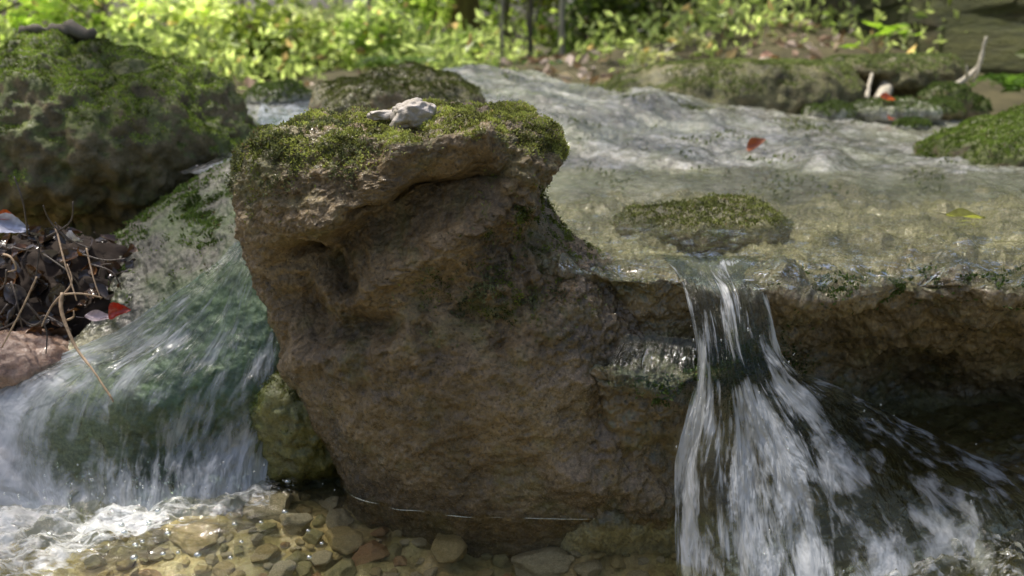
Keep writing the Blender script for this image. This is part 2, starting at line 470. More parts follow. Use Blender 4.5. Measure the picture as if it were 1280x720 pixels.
for _ in range(16):
    a0 = (random.uniform(380, 760), random.uniform(330, 600)); an = random.uniform(-.9, .3); l = random.uniform(30, 90)
    stroke([a0, (a0[0] + l * math.cos(an), a0[1] + l * math.sin(an))], random.uniform(5, 12), random.uniform(-.007, .005))
tufa = np.exp(-(((px - 640) / 75) ** 2 + ((py - 230) / 70) ** 2)) + .5 * np.exp(-(((px - 640) / 110) ** 2 + ((py - 340) / 80) ** 2))
w1 = worley(v * 75); w2 = worley(v * 150, 2)
d += .0075 * tufa * (.55 - w1) * 2 * (.6 + .8 * np.clip(fbm(v * 22, 2), 0, 1))
d += .014 * fbm(v * 9, 3) + .007 * fbm(v * 26, 4, .6) + .0036 * fbm(v * 90, 4, .66)
pit = np.clip(.33 - worley(v * 60, 5), 0, 1); d -= .010 * pit
d += .0022 * (.5 - w2); d -= .006 * np.clip(.30 - worley(v * 120, 12), 0, 1)
d *= sstep(-.12, .0, v[:, 2] + .05) * .85 + .15
low = sstep(400, 500, py) * sstep(760, 700, px)
d = d * (1 - .45 * low) + .008 * low
v = v + n * d[:, None]
n = mesh_normals(v, f)
px, py = proj(v)
capm = sstep(.30, .8, n[:, 2] + .3 * fbm(v * 25, 3)) * sstep(.41, .45, v[:, 2])
Bm = np.interp(px, [300, 350, 420, 480, 540, 600, 650, 700, 720], [212, 196, 176, 160, 156, 162, 178, 198, 205]) 
edge = sstep(10, -12, py + 22 * fbm(v * 22, 3) - Bm) * sstep(.37, .42, v[:, 2]) * (.95 - .5 * sstep(470, 340, px) * sstep(150, 175, py))
patchy = np.exp(-(((px - 655) / 40) ** 2 + ((py - 270) / 28) ** 2)) + .6 * np.exp(-(((px - 620) / 70) ** 2 + ((py - 370) / 30) ** 2)) + .7 * np.exp(-(((px - 715) / 35) ** 2 + ((py - 310) / 30) ** 2))
patchy = patchy * sstep(.1, .5, fbm(v * 50, 3)) * .7
mossm = np.clip(np.maximum(np.maximum(capm, edge), .0), 0, 1) * (.05 + .95 * sstep(-.16, .2, fbm(v * 30, 4, .6, seed=14)))
rockmoss = np.clip(mossm + patchy + .5 * sstep(430, 330, px) * sstep(300, 180, py), 0, 1)
wet = np.clip(sstep(640, 760, px) * sstep(300, 340, py) * .9 + sstep(.09, .02, v[:, 2]) * .9 + .5 * sstep(400, 520, py) + .25, 0, 1)
base = (-.02, 1.07, 0)
BOULDER = thing('overhanging_boulder', base, 'big brown undercut boulder with a mossy flat cap between the two cascades', 'boulder')
part('rock_body', v, f, M['brown'], BOULDER, attrs={'moss': rockmoss, 'wet': wet})
moss_part(BOULDER, v, f, mossm ** 1.2, 56000, .0036, (.07, .072, .022), (.52, .56, .17), 'moss_cap', 26)
moss_part(BOULDER, v, f, np.clip(patchy * .9 + .28 * rockmoss * sstep(480, 330, px) * (n[:, 1] < 0) * sstep(-.1, .3, fbm(v * 45, 3)), 0, 1), 8000, .0040, (.06, .075, .018), (.24, .28, .06), 'moss_tuft', 30)
lich = sstep(500, 380, px) * sstep(250, 190, py) * (n[:, 1] < .2) * sstep(.0, .4, fbm(v * 35, 4)) + .8 * sstep(.15, .5, fbm(v * 42, 4, seed=3)) * np.exp(-(((px - 620) / 75) ** 2 + ((py - 365) / 38) ** 2))
moss_part(BOULDER, v, f, np.clip(lich, 0, 1), 12000, .0044, (.07, .08, .04), (.27, .29, .15), 'lichen_crust', 40)
BV, BF, BN = v, f, n
# footprint of the boulder at water level, for the meniscus
foot = BV[np.abs(BV[:, 2]) < .004][:, :2]

def surf_z(vv, x, y, r=.012, default=0.0):
    k = np.hypot(vv[:, 0] - x, vv[:, 1] - y) < r
    return vv[k, 2].max() if k.any() else default

# pale stone lying on the moss
def stone(name, c, rad, seed, mat, label, cat, sub=5, amp=.18, rot=0.0, group=None, flat=0.0, fine=.03, mossy=0.0, wetv=0.3, expo=.8):
    v, f = ico(sub)
    v = np.sign(v) * np.abs(v) ** expo
    m = 1 + amp * fbm(v * 1.1, 3, seed=seed) + fine * fbm(v * 5, 4, .6, seed=seed + 3)
    v = v * m[:, None] * np.array(rad)
    cr, sr = math.cos(rot), math.sin(rot)
    v = np.stack([v[:, 0] * cr - v[:, 1] * sr, v[:, 0] * sr + v[:, 1] * cr, v[:, 2]], 1)
    nn = mesh_normals(v, f)
    o = link(name, mesh_np(name, v, f, attrs={'moss': np.clip(nn[:, 2], 0, 1) * mossy, 'wet': np.full(len(v), wetv)}), mat, None, tuple(c))
    tag(o, label, cat, group)
    return o, v + np.array(c), f, nn

zt = surf_z(BV, P(515, 150, 1.0)[0], 1.0)
c = P(516, 146, 1.0); c[2] = zt + .008
stone('pale_stone', c, (.023, .017, .0165), 3.3, M['white'], 'small whitish stone lying on the moss cap of the undercut boulder', 'stone', 5, .35, .3, wetv=0)
c2 = P(480, 148, 1.01); c2[2] = surf_z(BV, c2[0], 1.01) + .005
stone('flat_chip', c2, (.018, .012, .006), 5.1, M['white'], 'thin flat pale chip beside the whitish stone on the moss', 'stone', 4, .35, .5, wetv=0)

# =========================================================================== RIGHT LEDGE
def col(px, pts): return [P(px if len(q) == 2 else q[2], q[0], q[1]) for q in pts]
def Z(px, z, Y):                       # a point at depth Y and height z in the column seen at px
    f_ = Y * cP + (CAM[2] - z) * sP
    return np.array([(px - 640) / F * f_, Y, z])
def ledge_col(px, lipz, pts, zb=.27):
    return [Z(px, zb, 1.78), Z(px, zb, 1.45), Z(px, lipz - .012, 1.12)] + [P(px, a, b) for a, b in pts]
cols = [
    ledge_col(640, .27, [(330, .99), (390, 1.0), (445, 1.0), (520, 1.02), (640, 1.04), (760, 1.0)]),
    ledge_col(700, .285, [(325, .975), (392, .985), (440, .975), (466, .935), (530, .97), (760, .93)]),
    ledge_col(765, .292, [(338, .955), (400, .955), (430, .945), (480, .905), (530, .93), (760, .93)]),
    ledge_col(830, .288, [(338, .955), (400, .96), (430, .945), (486, .895), (535, .925), (770, .93)]),
    ledge_col(880, .28, [(350, .955), (400, .955), (436, .955), (472, .892), (530, .93), (790, .92)]),
    ledge_col(920, .28, [(352, .955), (395, .94), (455, .905), (510, .93), (620, .93), (800, .86)]),
    ledge_col(965, .29, [(352, .955), (395, .965), (440, .985), (500, .97), (600, .93), (790, .85)]),
    ledge_col(1020, .292, [(374, .93), (392, .97), (440, 1.08), (500, 1.08), (560, 1.01), (760, .90)]),
    ledge_col(1090, .298, [(359, .945), (388, .97), (435, 1.12), (480, 1.24), (540, 1.2), (700, 1.0)]),
    ledge_col(1170, .302, [(335, .975), (386, .965), (435, 1.12), (482, 1.27), (530, 1.3), (650, 1.15)]),
    ledge_col(1260, .296, [(358, .93), (392, .96), (440, 1.12), (484, 1.28), (530, 1.31), (640, 1.2)]),
    ledge_col(1360, .30, [(348, .94), (400, .955), (445, 1.1), (486, 1.28), (530, 1.31), (640, 1.2)]),
    ledge_col(1500, .31, [(350, .94), (405, .955), (445, 1.1), (486, 1.28), (530, 1.31), (640, 1.2)]),
    ledge_col(1800, .33, [(350, .94), (405, .955), (445, 1.1), (486, 1.28), (530, 1.31), (640, 1.2)])]
C = np.array(cols).transpose(1, 0, 2)
NRl, NCl = 420, 640
V = patch(C, NRl, NCl)
n = grid_normals(V).reshape(-1, 3); v = V.reshape(-1, 3)
if n[:NCl].mean(0)[2] < 0: n = -n
px, py = proj(v)
front = sstep(.1, -.3, n[:, 1])
lipm = sstep(1.25, 1.0, v[:, 1])
d = .028 * fbm(v * 9, 3, seed=2) + .008 * fbm(v * 30, 4, .6, seed=4) + .003 * fbm(v * 95, 4, .6, seed=5)
d += .006 * (.5 - worley(v * 42, 3)) * (.4 + front)
d -= .009 * np.clip(.36 - worley(v * 70, 8), 0, 1)
d += .010 * np.clip(perlin(v * 24 + 3), -.2, 1) * lipm * (n[:, 2] > .3)
chute = np.exp(-((v[:, 0] - .25) / .05) ** 2) * sstep(1.2, 1.05, v[:, 1])
d = d * (1 - .75 * chute) - .004 * chute
v2 = v + n * d[:, None]
f = gridfaces(NRl, NCl)
nn = mesh_normals(v2, f)
if nn[: NCl].mean(0)[2] < 0: f = f[:, ::-1]; nn = -nn
px, py = proj(v2)
mossl = np.clip(sstep(.2, .8, nn[:, 2]), 0, 1)
wetl = np.clip(sstep(-.1, .35, nn[:, 2]) * .95 + .25, 0, 1)
basel = (.45, 1.1, 0)
LEDGE = thing('rock_ledge', basel, 'broad brown undercut rock shelf holding the upper pool, right of the undercut boulder', 'rock ledge')
part('rock_body', v2, f, M['ledge'], LEDGE, attrs={'moss': np.clip(mossl * .6 + .8 * np.exp(-(((px - 1090) / 90) ** 2 + ((py - 540) / 60) ** 2)), 0, 1), 'wet': wetl, 'pale': np.clip(.72 * sstep(1.0, 1.2, v2[:, 1]) * sstep(.24, .27, v2[:, 2]) * (.7 + .8 * fbm(v2 * 9, 3, seed=6)) + .7 * sstep(.0, -.012, v2[:, 2]), 0, 1)})
mk = .5 * sstep(.1, .4, fbm(v2 * 40, 3)) * np.exp(-(((px - 830) / 40) ** 2 + ((py - 488) / 14) ** 2)) + .45 * np.exp(-(((px - 920) / 45) ** 2 + ((py - 465) / 30) ** 2))
mk += .22 * sstep(960, 1000, px) * np.exp(-((py - 358) / 16) ** 2) * sstep(.1, .4, fbm(v2 * 40, 3))
moss_part(LEDGE, v2, f, mk, 6000, .0055, (.02, .035, .008), (.09, .14, .03), 'moss_tuft', 40)
LV = v2; nn_l = nn

# =========================================================================== WET SLAB BEHIND
CR = [(240, 132, 3.0), (330, 122, 3.0), (420, 112, 3.0), (500, 97, 3.0), (560, 90, 2.95), (620, 89, 2.9), (700, 101, 2.8), (755, 112, 2.75), (830, 114, 2.75), (900, 128, 2.8), (1000, 138, 2.9), (1100, 143, 2.95), (1200, 150, 2.95), (1300, 155, 2.95), (1500, 150, 2.95), (1750, 130, 2.95)]
MID = [(150, 3), (140, 2), (138, 0), (133, -2), (135, 0), (138, 0), (140, 0), (146, 0), (156, 0), (160, 0), (166, 0), (172, 0), (176, 0), (178, 0), (176, 0), (170, 0)]
rowsS = [[], [], [], [], [], [], []]
for (x, y, Y), (my, o_) in zip(CR, MID):
    cpt = P(x, y, Y)
    rowsS[0].append(np.array([cpt[0] * 1.3, Y + 1.1, cpt[2] - .16])); rowsS[1].append(np.array([cpt[0] * 1.12, Y + .45, cpt[2] - .05]))
    rowsS[2].append(cpt)
    rowsS[3].append(P(x, my, 2.32)); rowsS[4].append(P(x, 196 if x < 900 else 200, 1.93))
    rowsS[5].append(Z(x, .292, 1.72)); rowsS[6].append(Z(x, .255, 1.58))
V = patch(rowsS, 330, 620)
n = grid_normals(V).reshape(-1, 3); v = V.reshape(-1, 3)
if n.mean(0)[2] < 0: n = -n
d = .016 * fbm(v * 3.2, 3, .5, seed=6) + .007 * fbm(v * 11, 4, .55, seed=7) + .003 * fbm(v * 60, 3, .6, seed=8) + .011 * (.5 - worley(v * 16, 4))
d *= sstep(1.55, 1.95, v[:, 1]) * .85 + .15
px, py = proj(v)
for bx, by, w_, h_, a_ in ((820, 128, 40, 12, .035), (890, 150, 35, 12, .03), (1030, 205, 30, 10, .025), (660, 120, 35, 14, .02), (700, 160, 40, 14, .015)):
    d += a_ * np.exp(-(((px - bx) / w_) ** 2 + ((py - by) / h_) ** 2))
v = v + n * d[:, None]
f = gridfaces(330, 620); nn = mesh_normals(v, f)
if nn.mean(0)[2] < 0: f = f[:, ::-1]; nn = -nn
px, py = proj(v)
wet = np.clip(.8 + .8 * fbm(v * 4, 3, seed=11), .35, 1)
SLAB = thing('bedrock_slab', (.2, 2.3, .3), 'long pale wet rock slab sloping down to the upper pool', 'rock slab')
part('rock_body', v, f, M['slab'], SLAB, attrs={'moss': np.clip(.35 + fbm(v * 5, 3), 0, 1) * .7, 'wet': wet})
moss_part(SLAB, v, f, np.clip(sstep(.25, .6, fbm(v * 6, 4, seed=21)), 0, 1), 7000, .010, (.05, .07, .015), (.20, .24, .07), 'moss_patch', 20)
SV = v
SVG = V

def slab_z(x, y):
    k = np.argmin((SV[:, 0] - x) ** 2 + (SV[:, 1] - y) ** 2); return SV[k, 2]

# =========================================================================== GENERIC BOULDERS
def boulder(name, c, ells, seed, mat, label, cat, sub=6, amp=.1, fine=.03, cut=None, flat=None, moss=None, part_moss='moss', wetv=.1, strata=0.0, base=None):
    """star-shaped union of ellipsoids (offset, radii) about c with worn noise"""
    dv, f = ico(sub)
    c = np.array(c, float)
    rr = np.zeros(len(dv))
    acc = []
    for off, rad, rz in ells:
        o = np.array(off, float); r = np.array(rad, float)
        cr, sr = math.cos(rz), math.sin(rz)
        Rm = np.array([[cr, sr, 0], [-sr, cr, 0], [0, 0, 1]])
        D = (dv @ Rm.T) / r; O = (Rm @ -o) / r
        A = np.einsum('ij,ij->i', D, D); B = D @ O; Cc = O @ O - 1
        disc = B * B - A * Cc
        t = np.where(disc > 0, (-B + np.sqrt(np.maximum(disc, 0))) / A, 0)
        acc.append(np.maximum(t, 1e-4))
    acc = np.array(acc)
    kk = 26 / acc.max()
    rr = np.log(np.exp(acc * kk).sum(0)) / kk
    s = rr.mean()
    v = dv * rr[:, None]
    nn = mesh_normals(v, f)
    dd = s * (amp * fbm(v / s * 1.5, 4, .5, seed=seed) + fine * fbm(v / s * 7, 4, .6, seed=seed + 1) + .25 * fine * fbm(v / s * 26, 3, .6, seed=seed + 2) + fine * 1.1 * (.5 - worley(v / s * 3.2, seed)))
    if strata: dd += s * strata * np.sin(v[:, 2] / s * 22 + 3 * fbm(v / s * 2, 3, seed=seed)) * (1 - np.abs(nn[:, 2]))
    v = v + nn * dd[:, None]
    if flat is not None: v[:, 2] = np.where(v[:, 2] > flat, flat + (v[:, 2] - flat) * .22, v[:, 2])
    v = v + c
    if cut is not None: v[:, 2] = np.maximum(v[:, 2], cut)
    nn = mesh_normals(v, f)
    base = base if base is not None else (c[0], c[1], v[:, 2].min())
    T = thing(name, base, label, cat)
    mm = np.clip(sstep(.1, .75, nn[:, 2] + .35 * fbm(v / s * 3, 3, seed=seed + 5)), 0, 1)
    part('rock_body', v, f, mat, T, attrs={'moss': mm, 'wet': np.full(len(v), wetv)})
    if moss:
        nmoss, size, lo, hi, thr = moss
        mk = np.clip(sstep(thr, thr + .45, nn[:, 2] + .55 * fbm(v / s * 3.2, 4, seed=seed + 6)), 0, 1)
        moss_part(T, v, f, mk, nmoss, size, lo, hi, part_moss, 9 / s)
    return T, v, f, nn

# left foreground boulder
cL = P(110, 190, 1.85)
LB, LBV, LBF, LBN = boulder('mossy_boulder', cL, [((0, 0, 0), (.335, .33, .19), 0), ((-.06, .0, .035), (.24, .26, .20), 0), ((.22, .02, .0), (.135, .2, .135), .2), ((-.27, -.06, .02), (.22, .24, .19), 0), ((.19, -.04, .055), (.13, .16, .095), 0), ((.05, -.02, -.2), (.22, .25, .1), 0)],
    4.2, M['mossrock'], 'large dark boulder thickly furred with bright green moss, filling the upper left', 'boulder', 7, .13, .045,
    moss=(110000, .0046, (.06, .085, .014), (.36, .48, .10), .38), part_moss='moss_blanket')
# rock behind the central boulder
cB = P(515, 122, 2.15)
boulder('low_boulder', cB, [((0, 0, -.02), (.19, .16, .075), 0), ((-.02, .02, .015), (.11, .12, .06), 0), ((-.15, 0, -.03), (.1, .12, .06), 0)], 8.4, M['ledge'],
        'low dark humped rock just behind the mossy cap of the undercut boulder', 'boulder', 6, .12, .05, moss=(12000, .0065, (.06, .07, .02), (.20, .23, .07), .55), wetv=.2)
# flat mossy boulder at the back
cF = P(905, 118, 3.05)
boulder('flat_boulder', cF, [((0, 0, -.04), (.47, .32, .15), 0), ((-.22, .02, -.05), (.28, .28, .11), 0), ((.1, 0, -.01), (.38, .3, .16), 0)], 12.1, M['bareface'],
        'long flat-topped boulder with a mossy upper face and bare brown side, beyond the slab', 'boulder', 6, .09, .05, flat=.10, moss=(26000, .0075, (.08, .11, .025), (.36, .42, .16), .62), part_moss='moss_top')
cG = P(1120, 96, 3.25)
boulder('perched_boulder', cG, [((0, 0, .0), (.19, .22, .09), 0), ((.1, 0, -.01), (.12, .16, .10), 0), ((-.14, 0, .02), (.15, .2, .05), 0)], 15.7, M['bareface'],
        'mossy boulder overhanging a dark hollow with a broken log beneath, upper right', 'boulder', 6, .12, .06, flat=.07, moss=(18000, .0075, (.06, .09, .02), (.36, .42, .18), .5), part_moss='moss_top')
cG2 = P(1160, 130, 3.2)
boulder('footing_rock', cG2, [((0, 0, 0), (.1, .15, .1), 0), ((.09, -.05, -.03), (.1, .1, .07), 0)], 17.7, M['mossrock'], 'dark mossy rock footing under the right end of the perched boulder', 'rock', 5, .14, .06, moss=(4000, .014, (.03, .05, .01), (.12, .17, .05), .3))
cG3 = P(1085, 118, 3.55)
boulder('hollow_rock', cG3, [((0, 0, 0), (.14, .1, .1), 0)], 19.7, M['ledge'], 'dark rock at the back of the hollow under the perched boulder', 'rock', 5, .14, .06)
for k, (x, y, Y, r3, lab) in enumerate([(1035, 143, 2.75, (.085, .08, .035), 'small flat green-topped rock at the foot of the long flat boulder'),
                                        (1115, 142, 2.8, (.16, .1, .045), 'pale mossy rock in front of the broken log'),
                                        (1140, 158, 2.6, (.05, .05, .02), 'little pale rock below the broken log on the slab'),
                                        (1175, 140, 2.9, (.07, .07, .04), 'dark mossy cobble right of the broken log'),
                                        (1180, 128, 3.0, (.09, .08, .06), 'rounded moss clump rock at the foot of the bare branch'),
                                        (350, 128, 2.5, (.10, .09, .05), 'rock beside the little white rivulet behind the undercut boulder')]):
    cc = P(x, y, Y)
    boulder('mossy_rock', cc, [((0, 0, 0), r3, 0)], 22.2 + k, M['mossrock'] if k in (3, 4) else M['slab'], lab, 'rock', 5, .16, .06, moss=(5000, .007, (.05, .08, .02), (.19, .26, .08), .35))
# mossy mound at the right edge
cM = P(1275, 190, 2.0)
boulder('mossy_mound', cM, [((0, 0, -.02), (.23, .22, .085), 0), ((.15, 0, 0), (.25, .25, .1), 0)], 31.1, M['mossrock'], 'low rock mound with bright green moss at the right edge above the pool', 'rock', 6, .1, .05,
        moss=(46000, .0058, (.07, .11, .015), (.28, .38, .08), .15), part_moss='moss_blanket')
# mossy hump in the upper pool
cH = P(880, 262, 1.3); cH[2] = .282
boulder('pool_rock', cH, [((0, 0, 0), (.135, .10, .033), 0), ((.05, .03, .002), (.065, .07, .038), 0)], 35.3, M['ledge'], 'low moss-flecked rock hump rising from the upper pool', 'rock', 6, .12, .07,
        moss=(9000, .0045, (.06, .07, .02), (.30, .33, .10), .35), part_moss='moss_tuft', wetv=.5)
# small olive rock beside the left cascade
cO = P(372, 525, 1.06)
boulder('olive_rock', cO, [((0, 0, 0), (.062, .06, .075), 0), ((.0, .03, -.04), (.08, .07, .06), 0)], 41.7, M['olive'], 'small olive-green wet rock tucked between the left cascade and the undercut boulder', 'rock', 5, .14, .06, wetv=.6,
        moss=(1500, .004, (.05, .06, .01), (.14, .16, .03), .5))
# pinkish rock at the left edge
cK = P(30, 450, 1.12)
boulder('pinkish_rock', cK, [((0, 0, 0), (.075, .07, .045), 0)], 44.4, M['pink'], 'rounded pinkish brown rock at the left edge below the leaf heap', 'rock', 5, .1, .05, wetv=.5)
cK2 = P(-70, 535, 1.1)
boulder('reddish_rock', cK2, [((0, 0, -.02), (.16, .10, .07), 0)], 45.8, M['pink'], 'wet reddish rock partly under the water at the lower left edge', 'rock', 6, .1, .05, wetv=.8)

# =========================================================================== LEFT SLAB (bed of the left cascade)
g = [
    [(110, 330, 1.62), (160, 290, 1.66), (230, 245, 1.72), (320, 205, 1.8), (420, 190, 1.85), (520, 190, 1.85)],
    [(120, 318, 1.36), (158, 286, 1.42), (245, 228, 1.50), (325, 190, 1.60), (410, 178, 1.64), (520, 178, 1.64)],
    [(128, 340, 1.24), (180, 312, 1.27), (260, 270, 1.32), (322, 240, 1.37), (400, 232, 1.42), (520, 230, 1.42)],
    [(130, 375, 1.17), (190, 362, 1.165), (262, 330, 1.17), (322, 300, 1.20), (390, 300, 1.22), (520, 300, 1.24)],
    [(90, 425, 1.13), (175, 425, 1.10), (260, 425, 1.085), (340, 405, 1.09), (400, 400, 1.12), (520, 400, 1.16)],
    [(-20, 500, 1.07), (120, 505, 1.035), (230, 505, 1.035), (340, 500, 1.05), (400, 495, 1.09), (520, 495, 1.12)],
    [(-60, 585, 1.06), (110, 590, 1.03), (230, 585, 1.05), (330, 570, 1.07), (400, 560, 1.10), (520, 560, 1.12)],
    [(-80, 680, 1.02), (110, 690, 1.0), (230, 680, 1.02), (330, 660, 1.04), (400, 640, 1.08), (520, 640, 1.1)]]
V = patch([[P(*q) for q in r] for r in g], 300, 300)
n = grid_normals(V).reshape(-1, 3); v = V.reshape(-1, 3)
if n[:300 * 100].mean(0)[2] < 0: n = -n
d = .010 * fbm(v * 11, 3, seed=51) + .005 * fbm(v * 38, 4, .6, seed=52) + .0022 * fbm(v * 110, 3, .6, seed=53) + .004 * (.5 - worley(v * 48, 6))
pxx, pyy = proj(v); d *= 1 - .6 * sstep(330, 400, pyy + .5 * (pxx - 200))
v = v + n * d[:, None]
f = gridfaces(300, 300); nn = mesh_normals(v, f)
if nn[:300 * 100].mean(0)[2] < 0: f = f[:, ::-1]; nn = -nn
px, py = proj(v)
T = thing('sloping_rock', (-.4, 1.3, 0), 'grey speckled sloping rock beneath the left cascade', 'rock')
part('rock_body', v, f, M['greyslab'], T, attrs={'moss': np.clip(.6 * np.exp(-(((px - 240) / 70) ** 2 + ((py - 275) / 40) ** 2)) + 1.0 * sstep(150, 230, px) * sstep(330, 400, py), 0, 1), 'wet': np.clip(.15 + sstep(330, 420, py), 0, 1), 'pale': .75 * sstep(210, 110, px) * sstep(400, 440, py)})
mk = np.exp(-(((px - 240) / 75) ** 2 + ((py - 262) / 30) ** 2)) * sstep(.05, .4, fbm(v * 30, 3, seed=3)) + .3 * sstep(.3, .5, fbm(v * 25, 3, seed=7)) * (py < 380)
moss_part(T, v, f, mk, 9000, .006, (.05, .08, .015), (.17, .25, .06), 'moss_patch', 30)
LSV = v

# =========================================================================== STREAM BED, GROUND
nx, ny = 420, 300
X, Y = np.meshgrid(np.linspace(-2.2, 2.4, nx), np.linspace(.15, 1.75, ny))
v = np.stack([X, Y, np.full_like(X, -.062)], -1).reshape(-1, 3)
v[:, 2] += .02 * fbm(v * 5, 3, seed=61) + .01 * fbm(v * 22, 4, .6, seed=62) + .006 * (.5 - worley(v * 45, 2)) + .028 * sstep(.0, -.25, v[:, 0]) * sstep(.6, .95, v[:, 1]) * sstep(1.2, 1.0, v[:, 1]) + .045 * sstep(.28, .42, v[:, 0]) * sstep(1.0, 1.12, v[:, 1])
f = gridfaces(ny, nx)
BEDV = v.copy()
kind(single('stream_bed', v, f, M['bed'], (0, .9, -.06), attrs={'moss': np.clip(.5 + fbm(v * 8, 3), 0, 1), 'wet': np.full(len(v), .6)}), 'structure')

def gz(x, y):
    z = -.35 + .72 * sstep(1.2, 4.2, y)
    a = x / np.maximum(y, .5)
    z = z + .30 * np.exp(-((x - 1.75) / .85) ** 2 - ((y - 5.7) / 1.1) ** 2)
    z = z + .10 * np.exp(-((x - .45) / .8) ** 2 - ((y - 6.2) / 1.6) ** 2)
    z = z + 1.2 * sstep(1.4, 5, -x - .55 * y)
    side = np.maximum(sstep(-.02, .25, a), sstep(-.48, -.75, a))
    z = z + side * (.06 * np.maximum(y - 4.2, 0) * sstep(4, 30, y) + 9 * sstep(12, 60, y))
    z = z - .15 * (1 - side) * sstep(8, 40, y)
    return z
gy = np.concatenate([np.linspace(-25, 2, 30), np.linspace(2.1, 12, 140), 12 + 90 * (np.linspace(.01, 1, 50) ** 2)])
gx = np.concatenate([-6 - 94 * (np.linspace(1, .01, 40) ** 2), np.linspace(-6, 7, 180), 7 + 93 * (np.linspace(.01, 1, 40) ** 2)])
X, Y = np.meshgrid(gx, gy)
v = np.stack([X, Y, gz(X, Y)], -1).reshape(-1, 3)
v[:, 2] += .05 * fbm(v * np.array([1.3, 1.3, 0]), 4, seed=71) + .015 * fbm(v * np.array([7, 7, 0]), 3, seed=72)
GV, GF = v, gridfaces(len(gy), len(gx))
kind(single('ground', v, GF, M['ground'], (0, 3, 0)), 'structure')

# fallen-leaf litter on the bank (nobody could count it)
nnn = mesh_normals(GV, GF)
mk = np.maximum(sstep(3.4, 4.0, GV[:, 1]), sstep(2.2, 2.5, GV[:, 1]) * sstep(1.3, 1.5, GV[:, 0])) * sstep(11, 6, GV[:, 1]) * np.clip(np.exp(-((GV[:, 0] / np.maximum(GV[:, 1], 1) - .06) / .045) ** 2) + np.exp(-((GV[:, 0] / np.maximum(GV[:, 1], 1) - .29) / .08) ** 2) + .06, 0, 1)
p, q, _ = scatter(GV, GF, 7500, mk)
q[q[:, 2] < 0] *= -1
dl = q * .25 + rng.normal(size=q.shape) * np.array([1, 1, .25]); dl /= np.linalg.norm(dl, axis=1)[:, None]
lv, lf = leaflets(p + np.array([0, 0, .012]), dl, .05 + .05 * rng.random(len(p)), .25, .6)
pal = np.array([(.34, .23, .17), (.50, .39, .33), (.24, .16, .11), (.66, .54, .48), (.38, .29, .20)])
M['drylitter'] = leaf_mat('dry_leaf_litter', .25, .7, 1.0, .3)
kind(single('leaf_litter', lv, lf, M['drylitter'], (0, 5, 0), smooth=False, colors=np.repeat(pal[rng.integers(0, 5, len(p))] * (.7 + .6 * rng.random((len(p), 1))), 4, 0)), 'stuff')
# low green undergrowth; sun glare put into its light leaf tone
mk2 = np.maximum(sstep(4.6, 5.4, GV[:, 1]), sstep(3.4, 3.7, GV[:, 1]) * sstep(.0, -.06, GV[:, 0] / np.maximum(GV[:, 1], 1))) * sstep(12, 8, GV[:, 1]) * sstep(-6, -4, GV[:, 0]) * sstep(5, 1.0, GV[:, 0]) * sstep(-.1, .3, fbm(GV * np.array([1.1, 1.1, 0]), 3, seed=4))
p, q, _ = scatter(GV, GF, 14000, mk2)
p = p + np.array([0, 0, 1]) * (rng.random(len(p)) ** 1.6 * .28)[:, None]
lv, lf = leaflets(p, np.tile(np.array([0, 0, .5]), (len(p), 1)), .04 + .05 * rng.random(len(p)), 1.0, .5)
kind(single('undergrowth', lv, lf, M['foliage'], (0, 6, .4), smooth=False, colors=moss_colors(p, (.15, .21, .06), (.70, .80, .36), 1.5)), 'stuff')

# =========================================================================== WATER
M['pool'] = water_mat('pool_water', flow=False, foam=.95, tint=(.93, .93, .84), bump=.55, dist=.012, refr=.12, iscale=34, lo=.54, hi=.68)
M['upper'] = water_mat('upper_pool_water', flow=False, foam=.25, tint=(.96, .96, .88), bump=1.0, dist=.05, refr=.12, iscale=30, lo=.7, hi=.9)
M['fall'] = water_mat('cascade_water', su=42, sv=11, foam=.95, bump=.65, dist=.02, refr=.4, tint=(.90, .96, .88), lo=.50, hi=.60, rough=.10)
M['fallL'] = water_mat('broad_cascade_water', su=34, sv=11, foam=.8, bump=.55, dist=.018, refr=.35, tint=(.80, .92, .82), lo=.47, hi=.64, rough=.12, foamcol=(.72, .76, .84))

# lower pool
nx, ny = 640, 420
X, Y = np.meshgrid(np.linspace(-1.6, 1.9, nx), np.linspace(.2, 1.5, ny))
v = np.stack([X, Y, np.zeros_like(X)], -1).reshape(-1, 3)
# refine near the boulder by warping the grid is not needed; meniscus from footprint distance
from mathutils.kdtree import KDTree
kd = KDTree(len(foot))
for k, q in enumerate(foot): kd.insert((q[0], q[1], 0), k)
kd.balance()
near = (np.abs(v[:, 0] + .02) < .4) & (v[:, 1] > .8) & (v[:, 1] < 1.35)
dm = np.full(len(v), 9.0)
for k in np.nonzero(near)[0]: dm[k] = kd.find((v[k, 0], v[k, 1], 0))[2]
px, py = proj(v)
turbL = np.clip(np.exp(-((py - (688 - .27 * px)) / 42) ** 2) * sstep(430, 300, px) + .8 * sstep(120, 20, px) * sstep(600, 660, py), 0, 1)
turbR = np.clip(sstep(835, 900, px) * sstep(500, 530, py), 0, 1)
amp = .0012 + .013 * turbL + .010 * turbR + .006 * turbR * sstep(1040, 1140, px)
v[:, 2] += amp * fbm(v * np.array([28, 36, 1]), 4, .55, seed=81) + .003 * np.exp(-(dm / .006) ** 2)
foam = np.clip(.10 + .95 * turbL * (.75 + .6 * fbm(v * 9, 3, seed=83)) + .48 * turbR * sstep(530, 640, py), 0, 1)
kind(single('lower_pool_water', v, gridfaces(ny, nx), M['pool'], (0, .9, 0), attrs={'foam': foam, 'rip': np.clip(.10 + .9 * np.maximum(turbL, turbR), 0, 1)}), 'structure')

